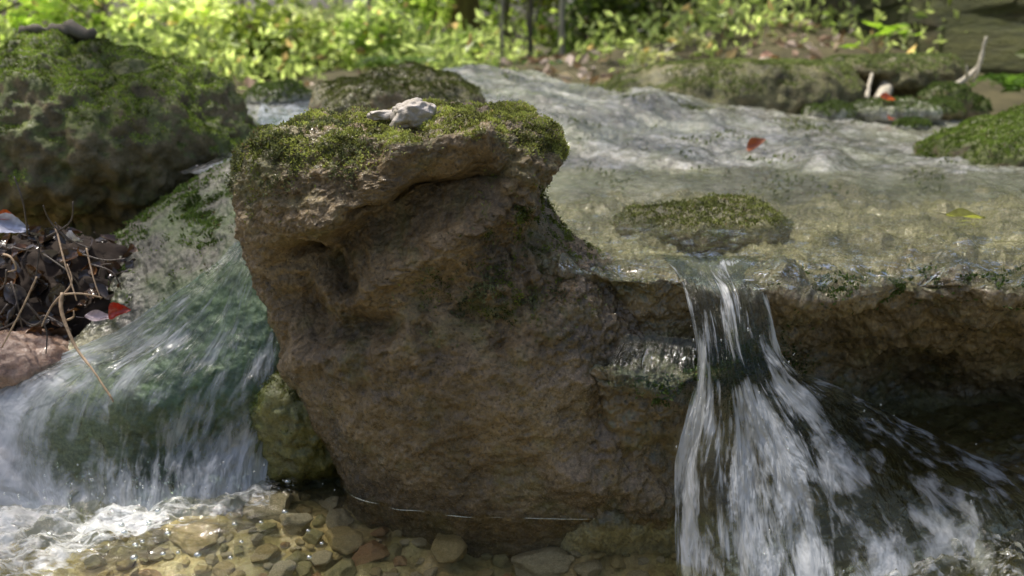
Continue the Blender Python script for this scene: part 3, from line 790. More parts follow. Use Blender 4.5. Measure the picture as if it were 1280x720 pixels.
# upper pool: from the slab foot to the lip
nx, ny = 560, 380
X, Y = np.meshgrid(np.linspace(.02, 1.9, nx), np.linspace(.925, 1.86, ny))
v = np.stack([X, Y, np.full_like(X, .303)], -1).reshape(-1, 3)
drop = sstep(1.02, .945, v[:, 1]); v[:, 2] -= .012 * drop
v[:, 2] += .0042 * fbm(v * np.array([17, 32, 1]), 4, .55, seed=91) + .0055 * fbm(v * np.array([34, 46, 1]), 3, seed=92) * sstep(1.35, 1.0, v[:, 1])
v[:, 2] -= .008 * np.exp(-((v[:, 0] - .255) / .055) ** 2) * sstep(1.12, .97, v[:, 1])
tops = LV[(nn_l[:, 2] > .25) & (LV[:, 1] < 1.2) & (LV[:, 2] > .24)]
kd2 = KDTree(len(tops))
for k, q in enumerate(tops): kd2.insert((q[0], q[1], 0), k)
kd2.balance()
keep = np.ones(len(v), bool)
for k in np.nonzero(v[:, 1] < 1.16)[0]:
    _, idx, dd = kd2.find((v[k, 0], v[k, 1], 0))
    keep[k] = dd < .009
    if dd < .02:
        zr = tops[idx, 2]
        v[k, 2] = max(v[k, 2], zr + .0022) if v[k, 1] > .99 else min(max(v[k, 2], zr + .0022), zr + .009)
g_ = v[:, 2].reshape(ny, nx)
for _ in range(2):
    g_[1:-1, 1:-1] = (g_[1:-1, 1:-1] * 2 + g_[:-2, 1:-1] + g_[2:, 1:-1] + g_[1:-1, :-2] + g_[1:-1, 2:]) / 6
v[:, 2] = g_.ravel()
px, py = proj(v)
ff = gridfaces(ny, nx); ff = ff[keep[ff].all(1)]
kind(single('upper_pool_water', v, ff, M['upper'], (.9, 1.4, .3), attrs={'foam': .3 + .22 * sstep(1.12, 1.0, v[:, 1]), 'rip': .7 + .3 * sstep(1.35, 1.0, v[:, 1])}), 'structure')

def cascade(name, ctrl, nr, nc, mat, thick, base, foamf, seed, fr=34):
    V = patch([[P(*q) for q in r] for r in ctrl], nr, nc)
    U = np.concatenate([np.zeros((nr, 1)), np.cumsum(np.linalg.norm(np.diff(V, axis=1), axis=2), axis=1)], 1)
    U = U - U[:, nc // 2][:, None]
    # keep streaks following the flow: parametrise across by fraction of a mean width
    uf = np.tile(np.linspace(0, 1, nc)[None], (nr, 1)) * U.ptp(axis=1).mean() if hasattr(U, 'ptp') else np.tile(np.linspace(0, 1, nc)[None], (nr, 1)) * np.ptp(U, axis=1).mean()
    Vv = np.concatenate([np.zeros((1, nc)), np.cumsum(np.linalg.norm(np.diff(V, axis=0), axis=2), axis=0)], 0)
    n = grid_normals(V)
    if n[nr // 2, nc // 2] @ (CAM - V[nr // 2, nc // 2]) < 0: n = -n
    vt = np.linspace(0, 1, nr)[:, None]
    q = np.stack([uf * fr, Vv * 11, np.full_like(uf, seed)], -1).reshape(-1, 3)
    q2 = np.stack([uf * fr * 2.6, Vv * 22, np.full_like(uf, seed + 3)], -1).reshape(-1, 3)
    q3 = np.stack([uf * fr * .5, Vv * 8, np.full_like(uf, seed + 5)], -1).reshape(-1, 3)
    h = (thick * (fbm(q, 3) + .8 * fbm(q3, 2)) + thick * .35 * fbm(q2, 3)).reshape(nr, nc) * (.25 + .75 * sstep(0, .35, vt))
    V = V + n * (h + thick * .4)[..., None]
    v = V.reshape(-1, 3)
    px, py = proj(v)
    patchy_ = .22 * fbm(np.stack([uf * 16, Vv * 8, np.full_like(uf, seed + 8)], -1).reshape(-1, 3), 2)
    o = single(name, v, gridfaces(nr, nc), mat, base, attrs={'foam': np.clip(foamf(px, py, uf.ravel() / uf.max(), np.tile(vt, (1, nc)).ravel()) + patchy_, 0, 1), 'rip': np.tile(sstep(.02, .2, vt), (1, nc)).ravel(), 'U': uf.ravel(), 'V': Vv.ravel()})
    kind(o, 'structure')
    return V, n

right_ctrl = [
    [(826, 322, 1.05), (848, 322, 1.05), (882, 322, 1.05), (930, 322, 1.05), (966, 324, 1.05)],
    [(842, 338, .98), (862, 338, .975), (890, 338, .975), (928, 340, .975), (952, 346, .975)],
    [(858, 372, .93), (880, 370, .925), (908, 370, .925), (938, 372, .925), (958, 384, .935)],
    [(872, 440, .898), (895, 440, .885), (920, 440, .885), (950, 442, .895), (985, 455, .93)],
    [(862, 510, .885), (900, 510, .865), (942, 510, .865), (995, 520, .88), (1085, 505, .99)],
    [(846, 590, .87), (895, 600, .84), (962, 600, .84), (1050, 600, .86), (1210, 565, 1.02)],
    [(846, 680, .84), (900, 700, .81), (985, 720, .795), (1110, 700, .82), (1370, 632, .97)],
    [(850, 770, .80), (905, 810, .76), (995, 830, .74), (1140, 810, .76), (1430, 700, .93)]]
RVg, RNg = cascade('right_cascade_water', right_ctrl, 460, 300, M['fall'], .0055, (.3, .9, 0),
        lambda px, py, u, t: np.clip(.05 + .43 * sstep(.02, .10, t) + .04 * sstep(.30, .45, t) + .30 * np.exp(-((u - .10) / .05) ** 2) * sstep(.35, .5, t) + .28 * np.exp(-((u - .62 + .05 * t) / .07) ** 2) * sstep(.45, .6, t) + .18 * np.exp(-((u - .42) / .14) ** 2) * sstep(.4, .6, t) - .01 * sstep(.66, .85, u) + .06 * sstep(.72, .85, u) * sstep(.6, .4, t) - .35 * np.exp(-(((px - 915) / 28) ** 2 + ((py - 465) / 13) ** 2)), 0, 1), 2.2)
left_ctrl = [
    [(318, 262, 1.33), (330, 260, 1.33), (345, 258, 1.33), (370, 256, 1.33)],
    [(288, 312, 1.185), (308, 303, 1.175), (330, 298, 1.17), (362, 296, 1.18)],
    [(225, 365, 1.12), (272, 352, 1.115), (315, 345, 1.11), (362, 350, 1.12)],
    [(110, 432, 1.105), (200, 425, 1.075), (285, 420, 1.065), (360, 430, 1.08)],
    [(-40, 480, 1.09), (115, 492, 1.02), (245, 500, 1.015), (352, 510, 1.045)],
    [(-140, 560, 1.02), (90, 572, .985), (225, 572, .99), (338, 570, 1.03)],
    [(-170, 640, .96), (80, 645, .95), (220, 632, .96), (330, 615, 1.01)],
    [(-180, 720, .92), (80, 720, .92), (220, 700, .93), (330, 680, .98)]]
cascade('left_cascade_water', left_ctrl, 420, 360, M['fallL'], .0058, (-.4, 1.05, 0),
        lambda px, py, u, t: np.clip(.22 + .06 * sstep(.1,.3,t) + .38 * sstep(.50, .05, u) * sstep(.25, .45, t) + .45 * sstep(.58, .82, t) - .55 * np.exp(-(((px - 70) / 75) ** 2 + ((py - 575) / 38) ** 2)) + .14 * sstep(.3, .5, t), 0, 1), 7.7, 26)
cascade('shelf_water', [[(782, 418, .945), (818, 420, .945), (868, 425, .935)], [(768, 440, .925), (812, 442, .922), (868, 450, .908)], [(760, 462, .905), (808, 466, .896), (870, 478, .888)], [(764, 486, .90), (812, 496, .887), (872, 508, .880)]], 120, 160, M['fall'], .005, (.15, .93, .2),
        lambda px, py, u, t: .36 * sstep(0, .2, t) * sstep(1, .8, t) * sstep(0, .2, u) + 0 * px, 9.3)
# rivulet between the left boulder and the sloping rock
riv = [[(330, 118, 2.6), (352, 118, 2.6), (400, 118, 2.6)], [(322, 145, 2.2), (345, 146, 2.2), (385, 146, 2.2)], [(318, 172, 1.85), (335, 172, 1.85), (352, 172, 1.85)], [(275, 196, 1.7), (300, 196, 1.68), (325, 192, 1.66)], [(225, 215, 1.62), (245, 218, 1.6), (262, 220, 1.58)]]
cascade('rivulet_water', riv, 160, 60, M['fallL'], .004, (-.45, 1.9, .3), lambda px, py, u, t: .55 + 0 * px, 4.4)

fr_ = BV[(np.abs(BV[:, 2]) < .003) & (BN[:, 1] < .25)]
bins = np.round((fr_[:, 0] + .25) / .006).astype(int)
line = np.array([[fr_[bins == b][:, 0].mean(), fr_[bins == b][:, 1].min() - .001, .0012] for b in sorted(set(bins)) if (bins == b).sum() > 2])
line = line[line[:, 0] < .2]
for _ in range(2): line[1:-1] = (line[:-2] + line[1:-1] * 2 + line[2:]) / 4
segs = []
for a_, b_ in ((2, 12), (13, 22), (24, 31), (33, 47), (50, 56)):
    if b_ < len(line): segs.append(tube(line[a_:b_], np.sin(np.linspace(.15, 3.0, b_ - a_)) * .0008 + .0001, 6))
v, f = join(segs)
WLINE = (v, f)
# spray drops thrown up at the foot of both falls (nobody could count them)
sv, sf = ico(1)
drops = []
for _ in range(300):
    if random.random() < .8:
        q = PZ(random.gauss(150, 110), random.gauss(612, 20), 0) + np.array([0, 0, abs(random.gauss(0, .022))])
    else:
        k = random.randrange(150, 460), random.randrange(300)
        q = RVg[k] + RNg[k] * abs(random.gauss(.006, .006))
    r = random.uniform(.0005, .0015)
    drops.append((sv * np.array([r, r, r * random.uniform(1, 2.2)]) + q, sf))
v, f = join(drops)
md, nt, out = newmat('water_drop')
gl = N(nt, 'ShaderNodeBsdfGlossy', {'Color': (1, 1, 1), 'Roughness': .05}).outputs[0]
tr = N(nt, 'ShaderNodeBsdfTransparent', {'Color': (.9, .95, .95)}).outputs[0]
nt.links.new(N(nt, 'ShaderNodeMixShader', {0: .45, 1: tr, 2: gl}).outputs[0], out.inputs[0])
kind(single('water_spray', v, f, md, (0, .9, 0)), 'stuff')
kind(single('water_edge', WLINE[0], WLINE[1], md, (0, .9, 0)), 'structure')

# bubbles drifting on the lower pool
bp_ = []
for k in range(26):
    q = PZ(random.uniform(150, 440), random.uniform(595, 712), .001)
    r = random.uniform(.0025, .0048)
    if k == 0:
        bv, bf = ico(3)
        bub = link('bubble', mesh_np('bubble', bv, bf), md)
    else:
        bub = bub.copy(); COL.objects.link(bub)
    bub.location = tuple(q); bub.scale = (r, r, r * .8)
    tag(bub, 'tiny clear bubble floating on the lower pool', 'bubble', 'bubbles floating on the lower pool')

# =========================================================================== PEBBLES IN THE LOWER POOL
pebcols = [((.42, .32, .15), (.60, .48, .27), 'ochre'), ((.30, .27, .13), (.46, .41, .23), 'olive'), ((.46, .39, .27), (.68, .60, .46), 'pale'), ((.36, .19, .09), (.52, .31, .17), 'rusty')]
pm = [rock_mat('pebble_' + nm, tuple(x * .55 for x in a), a, b, green=(.12, .14, .03), green_amt=.35, rough=(.3, .6), bump=.4, speck=.4) for a, b, nm in pebcols]
pmesh = []
def bedz(x, y):
    return BEDV[np.argmin((BEDV[:, 0] - x) ** 2 + (BEDV[:, 1] - y) ** 2), 2]
for ci in range(4):
    for s_ in range(4):
        v, f = ico(4)
        rr_ = np.random.default_rng(s_ * 10 + ci)
        for _k in range(11):
            nv_ = rr_.normal(size=3); nv_ /= np.linalg.norm(nv_); dd_ = v @ nv_ - rr_.uniform(.55, .85)
            v = v - np.maximum(dd_, 0)[:, None] * nv_
        m = 1 + .16 * fbm(v * 1.0, 2, seed=s_ * 3.3 + ci) + .05 * fbm(v * 4, 3, seed=s_ + 9)
        v = v * m[:, None]
        me = mesh_np('pebble', v, f, attrs={'moss': np.full(len(v), .3), 'wet': np.full(len(v), .6)}); me.materials.append(pm[ci])
        pmesh.append(me)
big = [(675, 692, .034, 2, 'largest pale cobble on the pool bed below the undercut boulder'), (560, 690, .030, 0, 'ochre cobble left of the largest pale cobble on the pool bed'), (460, 700, .024, 3, 'rusty orange cobble on the pool bed near the bottom edge'),
       (735, 700, .018, 2, 'round pale cobble right of the largest one'), (430, 685, .028, 0, 'flat ochre stone under the water left of the rusty cobble'), (340, 660, .034, 2, 'pale tan stone under rippled water below the left cascade'), (520, 660, .018, 1, 'olive cobble just below the boulder waterline'), (250, 690, .034, 0, 'tan stone at the bottom left under the water')]
taken = []
for x, y, r, ci, lab in big:
    q = PZ(x, y, -.045); taken.append((q[0], q[1], r))
    o = bpy.data.objects.new('cobble', pmesh[ci * 4 + random.randrange(4)]); COL.objects.link(o)
    o.location = (q[0], q[1], bedz(q[0], q[1]) + r * .12); o.scale = (r * 1.2, r * .95, r * .55); o.rotation_euler = (0, 0, random.uniform(0, 6)); tag(o, lab, 'cobble')
cnt = 0
for _ in range(3000):
    if cnt >= 260: break
    q = PZ(random.uniform(120, 900), random.uniform(622, 735), -.045)
    r = random.choice([.006, .008, .011, .014, .018])
    if any(math.hypot(q[0] - a, q[1] - b) < (r + c_) * .8 for a, b, c_ in taken): continue
    taken.append((q[0], q[1], r)); cnt += 1
    ci = random.choices(range(4), (4, 3, 4, 1))[0]
    o = bpy.data.objects.new('pebble', pmesh[ci * 4 + random.randrange(4)]); COL.objects.link(o)
    o.location = (q[0], q[1], bedz(q[0], q[1]) + r * .25); o.scale = (r * random.uniform(.9, 1.3), r, r * random.uniform(.5, .8)); o.rotation_euler = (random.uniform(-.3, .3), random.uniform(-.3, .3), random.uniform(0, 6))
    tag(o, f'small {pebcols[ci][2]} pebble on the bed of the lower pool', 'pebble', f'{pebcols[ci][2]} pebbles on the bed of the lower pool')

# =========================================================================== LEAVES AND TWIGS
def leaf_mesh(L, W, curl, col, tip=1.0, seed=0, vein=.8):
    r = np.random.default_rng(seed)
    nu, nv = 14, 7
    u = np.linspace(0, 1, nu)[:, None]; s = np.linspace(-1, 1, nv)[None]
    w = W * .5 * np.sin(np.pi * np.clip(u, 0.02, .985) ** .85) ** .8 * (1 + .07 * np.sin(u * 40))
    x = L * (u - .5) + 0 * s; y = w * s
    z = curl * L * (s ** 2 * .35 * np.sin(np.pi * u) + (u - .5) ** 2 * r.uniform(-.6, 1.0)) + L * .03 * np.sin(s * 4 + u * 9)
    v = np.stack([x, y, z + 0 * s], -1).reshape(-1, 3)
    c = np.array(col)[None] * (.8 + .4 * r.random((nu * nv, 1)))
    mid = (np.abs(s) < .1) + 0 * u
    c = c * (1 + .5 * mid.reshape(-1, 1))
    f = gridfaces(nu, nv)
    stem, sf_ = tube([(-L * .5, 0, 0), (-L * .65, 0, L * .02), (-L * .8, L * .03, L * .03)], [L * .012, L * .01, L * .008], 5)
    fq = np.vstack([np.vstack([f[:, [0, 1, 2]], f[:, [0, 2, 3]]]), sf_ + len(v)])
    v = np.vstack([v, stem]); c = np.vstack([c, np.tile(np.array(col)[None] * .6, (len(stem), 1))])
    return mesh_np('leaf', v, fq, colors=c)

def put_leaf(c, L, W, curl, col, rot, label, seed=0, group=None, mat='dead', name='dead_leaf'):
    o = link(name, leaf_mesh(L, W, curl, col, seed=seed), M[mat], None, tuple(c)); o.rotation_euler = rot
    return tag(o, label, 'leaf', group)

# heap of wet leaves at the left
ch = P(62, 372, 1.2)
H, HV, HF, HN = boulder('leaf_heap_mound', ch + np.array([0, .06, -.03]), [((0, 0, 0), (.15, .13, .10), 0), ((-.12, 0, -.01), (.12, .12, .09), 0), ((.06, .02, -.04), (.1, .1, .07), 0)], 55.5, M['litter'],
        'dark mound of rotten leaf mould under the wet leaves and twigs at the left', 'debris mound', 5, .15, .1)
pts, nr_, _ = scatter(HV, HF, 240, np.clip(-HN[:, 1] + .6 * HN[:, 2], 0, 1))
tones = [((.075, .042, .025), 'dark brown'), ((.13, .115, .125), 'glossy grey'), ((.035, .025, .02), 'blackened'), ((.15, .07, .03), 'russet')]
protos = {}
for k in range(len(pts)):
    ti = random.choices(range(4), (4, 3, 4, 2))[0]; s_ = random.randrange(4)
    if (ti, s_) not in protos:
        protos[(ti, s_)] = leaf_mesh(1, random.uniform(.5, .75), random.uniform(.3, .9), tones[ti][0], seed=s_ * 7 + ti); protos[(ti, s_)].materials.append(M['dead'])
    o = bpy.data.objects.new('dead_leaf', protos[(ti, s_)]); COL.objects.link(o)
    L = random.uniform(.016, .042)
    o.location = tuple(pts[k] + nr_[k] * .006); o.scale = (L, L, L)
    q = Vector(nr_[k]).to_track_quat('Z', 'Y').to_euler(); q.rotate_axis('Z', random.uniform(0, 6)); q.rotate_axis('X', random.uniform(-.7, .7)); q.rotate_axis('Y', random.uniform(-.5, .5))
    o.rotation_euler = q
    tag(o, f'{tones[ti][1]} wet leaf in the heap at the left edge', 'leaf', f'{tones[ti][1]} leaves in the heap')
put_leaf(P(10, 283, 1.14), .05, .03, .5, (.38, .40, .52), (.9, .3, .4), 'bluish shiny leaf topping the leaf heap at the left edge', 1)
put_leaf(P(8, 272, 1.15), .03, .018, .6, (.45, .10, .02), (.7, .2, 1.0), 'small orange leaf behind the bluish leaf at the left edge', 2)
put_leaf(P(148, 391, 1.10), .030, .022, 1.3, (.36, .03, .014), (.9, -.3, .3), 'bright red wet leaf at the foot of the leaf heap', 3)
put_leaf(P(122, 397, 1.10), .034, .018, .4, (.55, .45, .48), (.7, .2, .7), 'pale pinkish leaf just left of the bright red leaf', 4)
put_leaf(P(98, 318, 1.12), .026, .016, .7, (.36, .15, .03), (1.0, .3, 2.0), 'orange-brown curled leaf in the middle of the heap', 5)
put_leaf(P(90, 300, 1.12), .034, .022, .6, (.42, .42, .48), (.9, .1, 2.6), 'pale grey leaf above the orange-brown curled leaf', 6)

def twig(pts, r0, r1, mat, label, side=(), name='twig', m=18, group=None, cat='twig'):
    pp = smoothpath(pts, m); base = pp[0]
    T = thing(name, base, label, cat, group) if side else None
    v, f = tube(pp, np.linspace(r0, r1, m), 7, r0 * .25)
    if not side:
        return tag(single(name, v, f, M[mat], base), label, cat, group)
    part('stem', v, f, M[mat], T)
    for sp, sr in side:
        q = smoothpath(sp, 10); v, f = tube(q, np.linspace(sr, sr * .45, 10), 6, sr * .2)
        part('side_shoot', v, f, M[mat], T)
    return T
twig([P(78, 366, 1.05), P(76, 385, 1.04), P(84, 410, 1.03), P(96, 436, 1.02), P(118, 465, 1.0), P(142, 502, .985)], .0027, .0011, 'twig', 'pale forked twig reaching from the leaf heap over the left cascade',
     [([P(78, 368, 1.05), P(64, 384, 1.045), P(52, 408, 1.035)], .0019), ([P(78, 368, 1.05), P(100, 367, 1.05), P(128, 372, 1.06)], .0018), ([P(84, 400, 1.035), P(92, 396, 1.03), P(92, 388, 1.03)], .0016), ([P(78, 370, 1.05), P(90, 352, 1.06), P(84, 330, 1.07)], .0015)], 'forked_twig')
twig([P(70, 285, 1.1), P(80, 325, 1.07), P(88, 350, 1.06), P(96, 376, 1.05)], .0014, .0008, 'twig', 'thin tan twig hanging down the middle of the leaf heap')
twig([P(46, 346, 1.06), P(28, 385, 1.05), P(2, 435, 1.04)], .0013, .0009, 'twig', 'straight grey twig leaning across the lower left of the leaf heap')
twig([P(108, 310, 1.09), P(116, 345, 1.07), P(126, 374, 1.06)], .0012, .0007, 'twig', 'short thin twig at the right side of the leaf heap')
twig([P(5, 318, 1.09), P(14, 322, 1.08), P(20, 336, 1.08), P(8, 340, 1.09)], .0016, .001, 'twig', 'curled pale tendril at the left edge of the leaf heap')
twig([P(112, 330, 1.08), P(140, 340, 1.08), P(152, 362, 1.08)], .0014, .0008, 'darktwig', 'thin dark twig bending over the right shoulder of the heap')
for k in range(16):
    a = P(random.uniform(0, 130), random.uniform(280, 400), random.uniform(1.07, 1.11)); an = random.uniform(0, 6.28); l = random.uniform(.03, .08)
    e = a + np.array([math.cos(an) * l, -.01, math.sin(an) * l]); mid = (a + e) / 2 + rng.normal(size=3) * .008
    twig([a, mid, e], .0014, .0008, 'darktwig', 'thin dark twig tangled among the wet leaves of the heap', group='dark twigs in the leaf heap', m=10)

# leaves on the slab and in the pool
z = slab_z(P(945, 187, 2.02)[0], 2.02)
put_leaf((P(945, 187, 2.02)[0], 2.02, z + .016), .055, .03, .9, (.34, .10, .03), (.5, -.5, .3), 'rust-brown curled leaf standing on the wet slab', 7)
put_leaf(PZ(1207, 270, .306), .055, .036, .3, (.22, .23, .05), (.1, .05, -.2), 'yellow-green leaf floating near the right side of the upper pool', 8, mat='foliage')
put_leaf(P(1108, 124, 2.75), .055, .035, .6, (.50, .11, .015), (.6, .2, .2), 'orange leaf lying at the foot of the broken log', 9)
put_leaf(P(1112, 149, 2.66), .04, .025, .6, (.45, .07, .02), (.5, .1, 1.0), 'small red leaf below the pale rock by the broken log', 10)
put_leaf(P(962, 71, 2.95), .07, .045, .5, (.40, .24, .16), (.3, .1, .2), 'dry tan leaf lying on top of the long flat boulder', 11)
put_leaf(P(1155, 183, 2.2), .07, .03, .4, (.28, .22, .14), (.25, .0, .1), 'flat dull brown leaf lying on the slab at the right', 12)

# driftwood on the mossy boulder
wp = []
for q_ in ((26, 56), (46, 49), (66, 42), (86, 36), (108, 30)):
    a = P(q_[0], q_[1], 1.84); a[2] = surf_z(LBV, a[0], a[1], .012, a[2]) + .004; wp.append(a)
pp = smoothpath(wp, 30)
v, f = tube(pp, np.linspace(.007, .017, 30) * (1 + .2 * np.sin(np.arange(30) * .9)), 14, .010)
D = thing('driftwood', pp[0], 'short weathered grey piece of driftwood lying on top of the mossy boulder', 'driftwood')
part('stem', v, f, M['bark'], D)
e_ = wp[-1]
q = smoothpath([wp[-2] + np.array([0, 0, .01]), e_ + np.array([.0, -.01, .010]), e_ + np.array([.022, -.01, .018])], 8); v, f = tube(q, np.linspace(.016, .007, 8), 8, .004); part('broken_end', v, f, M['bark'], D)
# log and stick in the hollow
pp = smoothpath([P(1098, 132, 2.95), P(1105, 115, 3.05), P(1112, 100, 3.15)], 14)
v, f = tube(pp, np.full(14, .026), 14, .006); tag(single('broken_log', v, f, M['palebark'], pp[0]), 'broken grey-violet log propped under the perched boulder', 'log')
pp = smoothpath([P(1083, 124, 2.92), P(1086, 108, 2.98), P(1090, 92, 3.05)], 12)
v, f = tube(pp, np.linspace(.010, .006, 12), 8, .003); tag(single('stick', v, f, M['palebark'], pp[0]), 'thin pale stick standing left of the broken log', 'stick')
# bare branch at the right
twig([P(1180, 116, 3.0), P(1205, 100, 3.0), P(1222, 84, 3.0), P(1228, 66, 3.0), P(1233, 46, 3.0)], .013, .004, 'palebark', 'bare pale forked branch sticking up beside the perched boulder',
     [([P(1208, 98, 3.0), P(1209, 90, 2.98), P(1208, 82, 2.98)], .006), ([P(1215, 102, 3.0), P(1222, 92, 2.98), P(1226, 72, 2.99)], .006)], 'bare_branch', cat='branch')

# =========================================================================== TREES AND SHRUBS BEHIND
def leaf_cloud(centers, radii, per, size, lo, hi, flat=.35, sq=(1, 1, .7)):
    ps = []
    for c_, r_, n_ in zip(centers, radii, per):
        d_ = rng.normal(size=(n_, 3)); d_ /= np.linalg.norm(d_, axis=1)[:, None]
        ps.append(np.array(c_) + d_ * (r_ * rng.random((n_, 1)) ** .5) * np.array(sq))
    p = np.vstack(ps)
    nr = np.tile(np.array([0, 0, .0]), (len(p), 1)) + rng.normal(size=(len(p), 3)) * np.array([1, 1, flat]); nr /= np.linalg.norm(nr, axis=1)[:, None]
    v, f = leaflets(p, nr, size * (.6 + .8 * rng.random(len(p))), .25, .55)
    return v, f, moss_colors(p, lo, hi, 2.2, .3)

def make_tree(name, base, h, r, lean, label, cat, crown_c, crown_r, nclump, per, size, lo, hi, mat='bark', limbs=5, group=None, low=0.25, rsize=(.25, .5), sq=(1, 1, .6), seg=10, bend=.1):
    base = np.array(base, float)
    T = thing(name, base, label, cat, group)
    topp = base + np.array([lean[0], lean[1], h])
    m1 = base + np.array([lean[0] * .3 + random.uniform(-bend, bend), lean[1] * .3, h * .4]); m2 = base + np.array([lean[0] * .7 + random.uniform(-bend, bend), lean[1] * .7, h * .7])
    tp = smoothpath([base - np.array([0, 0, .1]), base + np.array([0, 0, h * .12]), m1, m2, topp], 26)
    rad = r * np.linspace(1, .35, 26); rad[:3] *= np.array([1.5, 1.25, 1.08])
    parts_ = [tube(tp, rad, seg, r * .22)]
    cc, rr_, pr = [], [], []
    cen = np.array(crown_c)
    for k in range(nclump):
        d_ = rng.normal(size=3); d_ /= np.linalg.norm(d_)
        c_ = base + cen + d_ * np.array(crown_r) * rng.random() ** .5
        cc.append(c_); rr_.append(random.uniform(*rsize)); pr.append(per)
    for k in range(min(limbs, nclump)):
        e = cc[k]; tz = np.clip((e[2] - base[2]) / h - .15, low, .9); s = tp[int(tz * 25)]
        q = smoothpath([s, s * .5 + e * .5 + np.array([0, 0, .1 * abs(e[2] - s[2])]), e], 9)
        parts_.append(tube(q, np.linspace(r * .4, r * .1, 9), 6))
    v, f = join(parts_); part('trunk', v, f, M[mat], T)
    v, f, c_ = leaf_cloud(cc, rr_, pr, size, lo, hi, sq=sq)
    part('crown', v, f, M['foliage'], T, smooth=False, colors=c_)
    return T

def at(px, Y, off=0.0):
    x = (px - 640) / F * Y * 1.0
    return np.array([x, Y, float(gz(np.array(x), np.array(Y))) + off])

YG_LO, YG_HI = (.15, .22, .04), (.64, .78, .22)  # strong sunlight put into the bright end of the leaf colour
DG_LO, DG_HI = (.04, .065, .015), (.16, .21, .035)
# the mossy tree left of centre
make_tree('mossy_tree', at(583, 7.5), 9, .15, (.9, .3), 'thick mossy brown tree trunk left of centre in the forest behind', 'tree', (.5, .3, 6.8), (2.6, 2.6, 1.8), 26, 150, .12, DG_LO, YG_HI, 'mossbark', 7)
# saplings
for k, (x, Y_, h, r, lab, m) in enumerate([(432, 6.5, 5, .020, 'thin pale sapling between the mossy trunk and the sunlit thicket', 'palebark'), (662, 7.2, 5.5, .024, 'slim grey sapling first to the right of the mossy trunk', 'bark'),
                                           (700, 6.8, 5, .026, 'slim pale sapling second to the right of the mossy trunk', 'palebark'), (765, 8.2, 6, .06, 'dark slender tree right of the two slim saplings', 'mossbark'),
                                           (822, 7.5, 5, .028, 'dim sapling standing against the left part of the rock bluff', 'bark'), (1046, 6.2, 4, .018, 'thin grey sapling above the leaf-strewn bank at the right', 'bark'), (960, 6.6, 4, .02, 'thin brown sapling left of the lime-leaved seedling', 'bark')] + [(x_, y_, 4.5, r_, l_, 'palebark') for x_, y_, r_, l_ in ((262, 7.0, .016, 'thin sunlit stem just right of the shoulder of the mossy boulder'), (318, 8.0, .022, 'sunlit pale stem above the white rivulet'), (388, 6.4, .014, 'thin pale stem left of the low dark humped rock'), (470, 7.6, .022, 'pale stem between the thin pale sapling and the mossy trunk'), (512, 8.4, .03, 'dim stem just left of the yellow-green bush by the mossy trunk'), (628, 6.0, .012, 'hair-thin stem hugging the right side of the mossy trunk'))]):
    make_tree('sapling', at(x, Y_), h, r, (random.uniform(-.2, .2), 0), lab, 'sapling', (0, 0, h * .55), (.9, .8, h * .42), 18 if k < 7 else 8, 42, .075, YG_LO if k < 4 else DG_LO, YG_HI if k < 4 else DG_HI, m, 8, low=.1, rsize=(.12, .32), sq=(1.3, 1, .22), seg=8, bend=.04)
# shrubs across the left and centre; strong sunlight painted into pale leaf tones
shr = [(15, 4.4, 1.0, 1.3, 'bright yellow-green bush behind the left end of the mossy boulder', YG_LO, YG_HI), (150, 5.2, 1.2, 1.5, 'sunlit yellow-green bush directly behind the top of the mossy boulder', YG_LO, (.74, .84, .30)),
       (255, 6.0, .55, 1.0, 'loose green bush coloured pale as if sunlit behind the right shoulder of the mossy boulder', (.30, .36, .14), (.84, .90, .50)), (345, 5.4, .38, .5, 'dark leafy bush above the white rivulet', (.08, .12, .02), (.30, .36, .08)),
       (405, 6.2, .45, .8, 'grey-green bush behind the low dark humped rock', (.32, .36, .18), (.86, .88, .58)), (480, 5.6, .45, .6, 'feathery green bush coloured pale as if sunlit left of the mossy trunk', (.22, .30, .09), (.76, .84, .42)),
       (540, 7.0, 1.1, .9, 'yellow-green bush just left of the mossy trunk', YG_LO, YG_HI), (640, 8.5, 1.2, 1.2, 'olive bush behind the slim saplings', DG_LO, (.16, .20, .03)),
       (735, 7.4, .8, .9, 'low green bush between the saplings and the bluff', DG_LO, (.14, .22, .05)), (800, 7.0, .7, .8, 'dim green bush at the foot of the bluff', DG_LO, DG_HI)]
for x, Y_, h, w_, lab, lo, hi in shr:
    make_tree('shrub', at(x, Y_), h * .9, .02, (random.uniform(-.1, .1), 0), lab, 'shrub', (0, 0, h * .55), (w_ * .6, w_ * .5, h * .5), 20, 45, .07, lo, hi, 'bark', 8, low=.05, rsize=(.10, .26), seg=6, sq=(1, 1, .55))
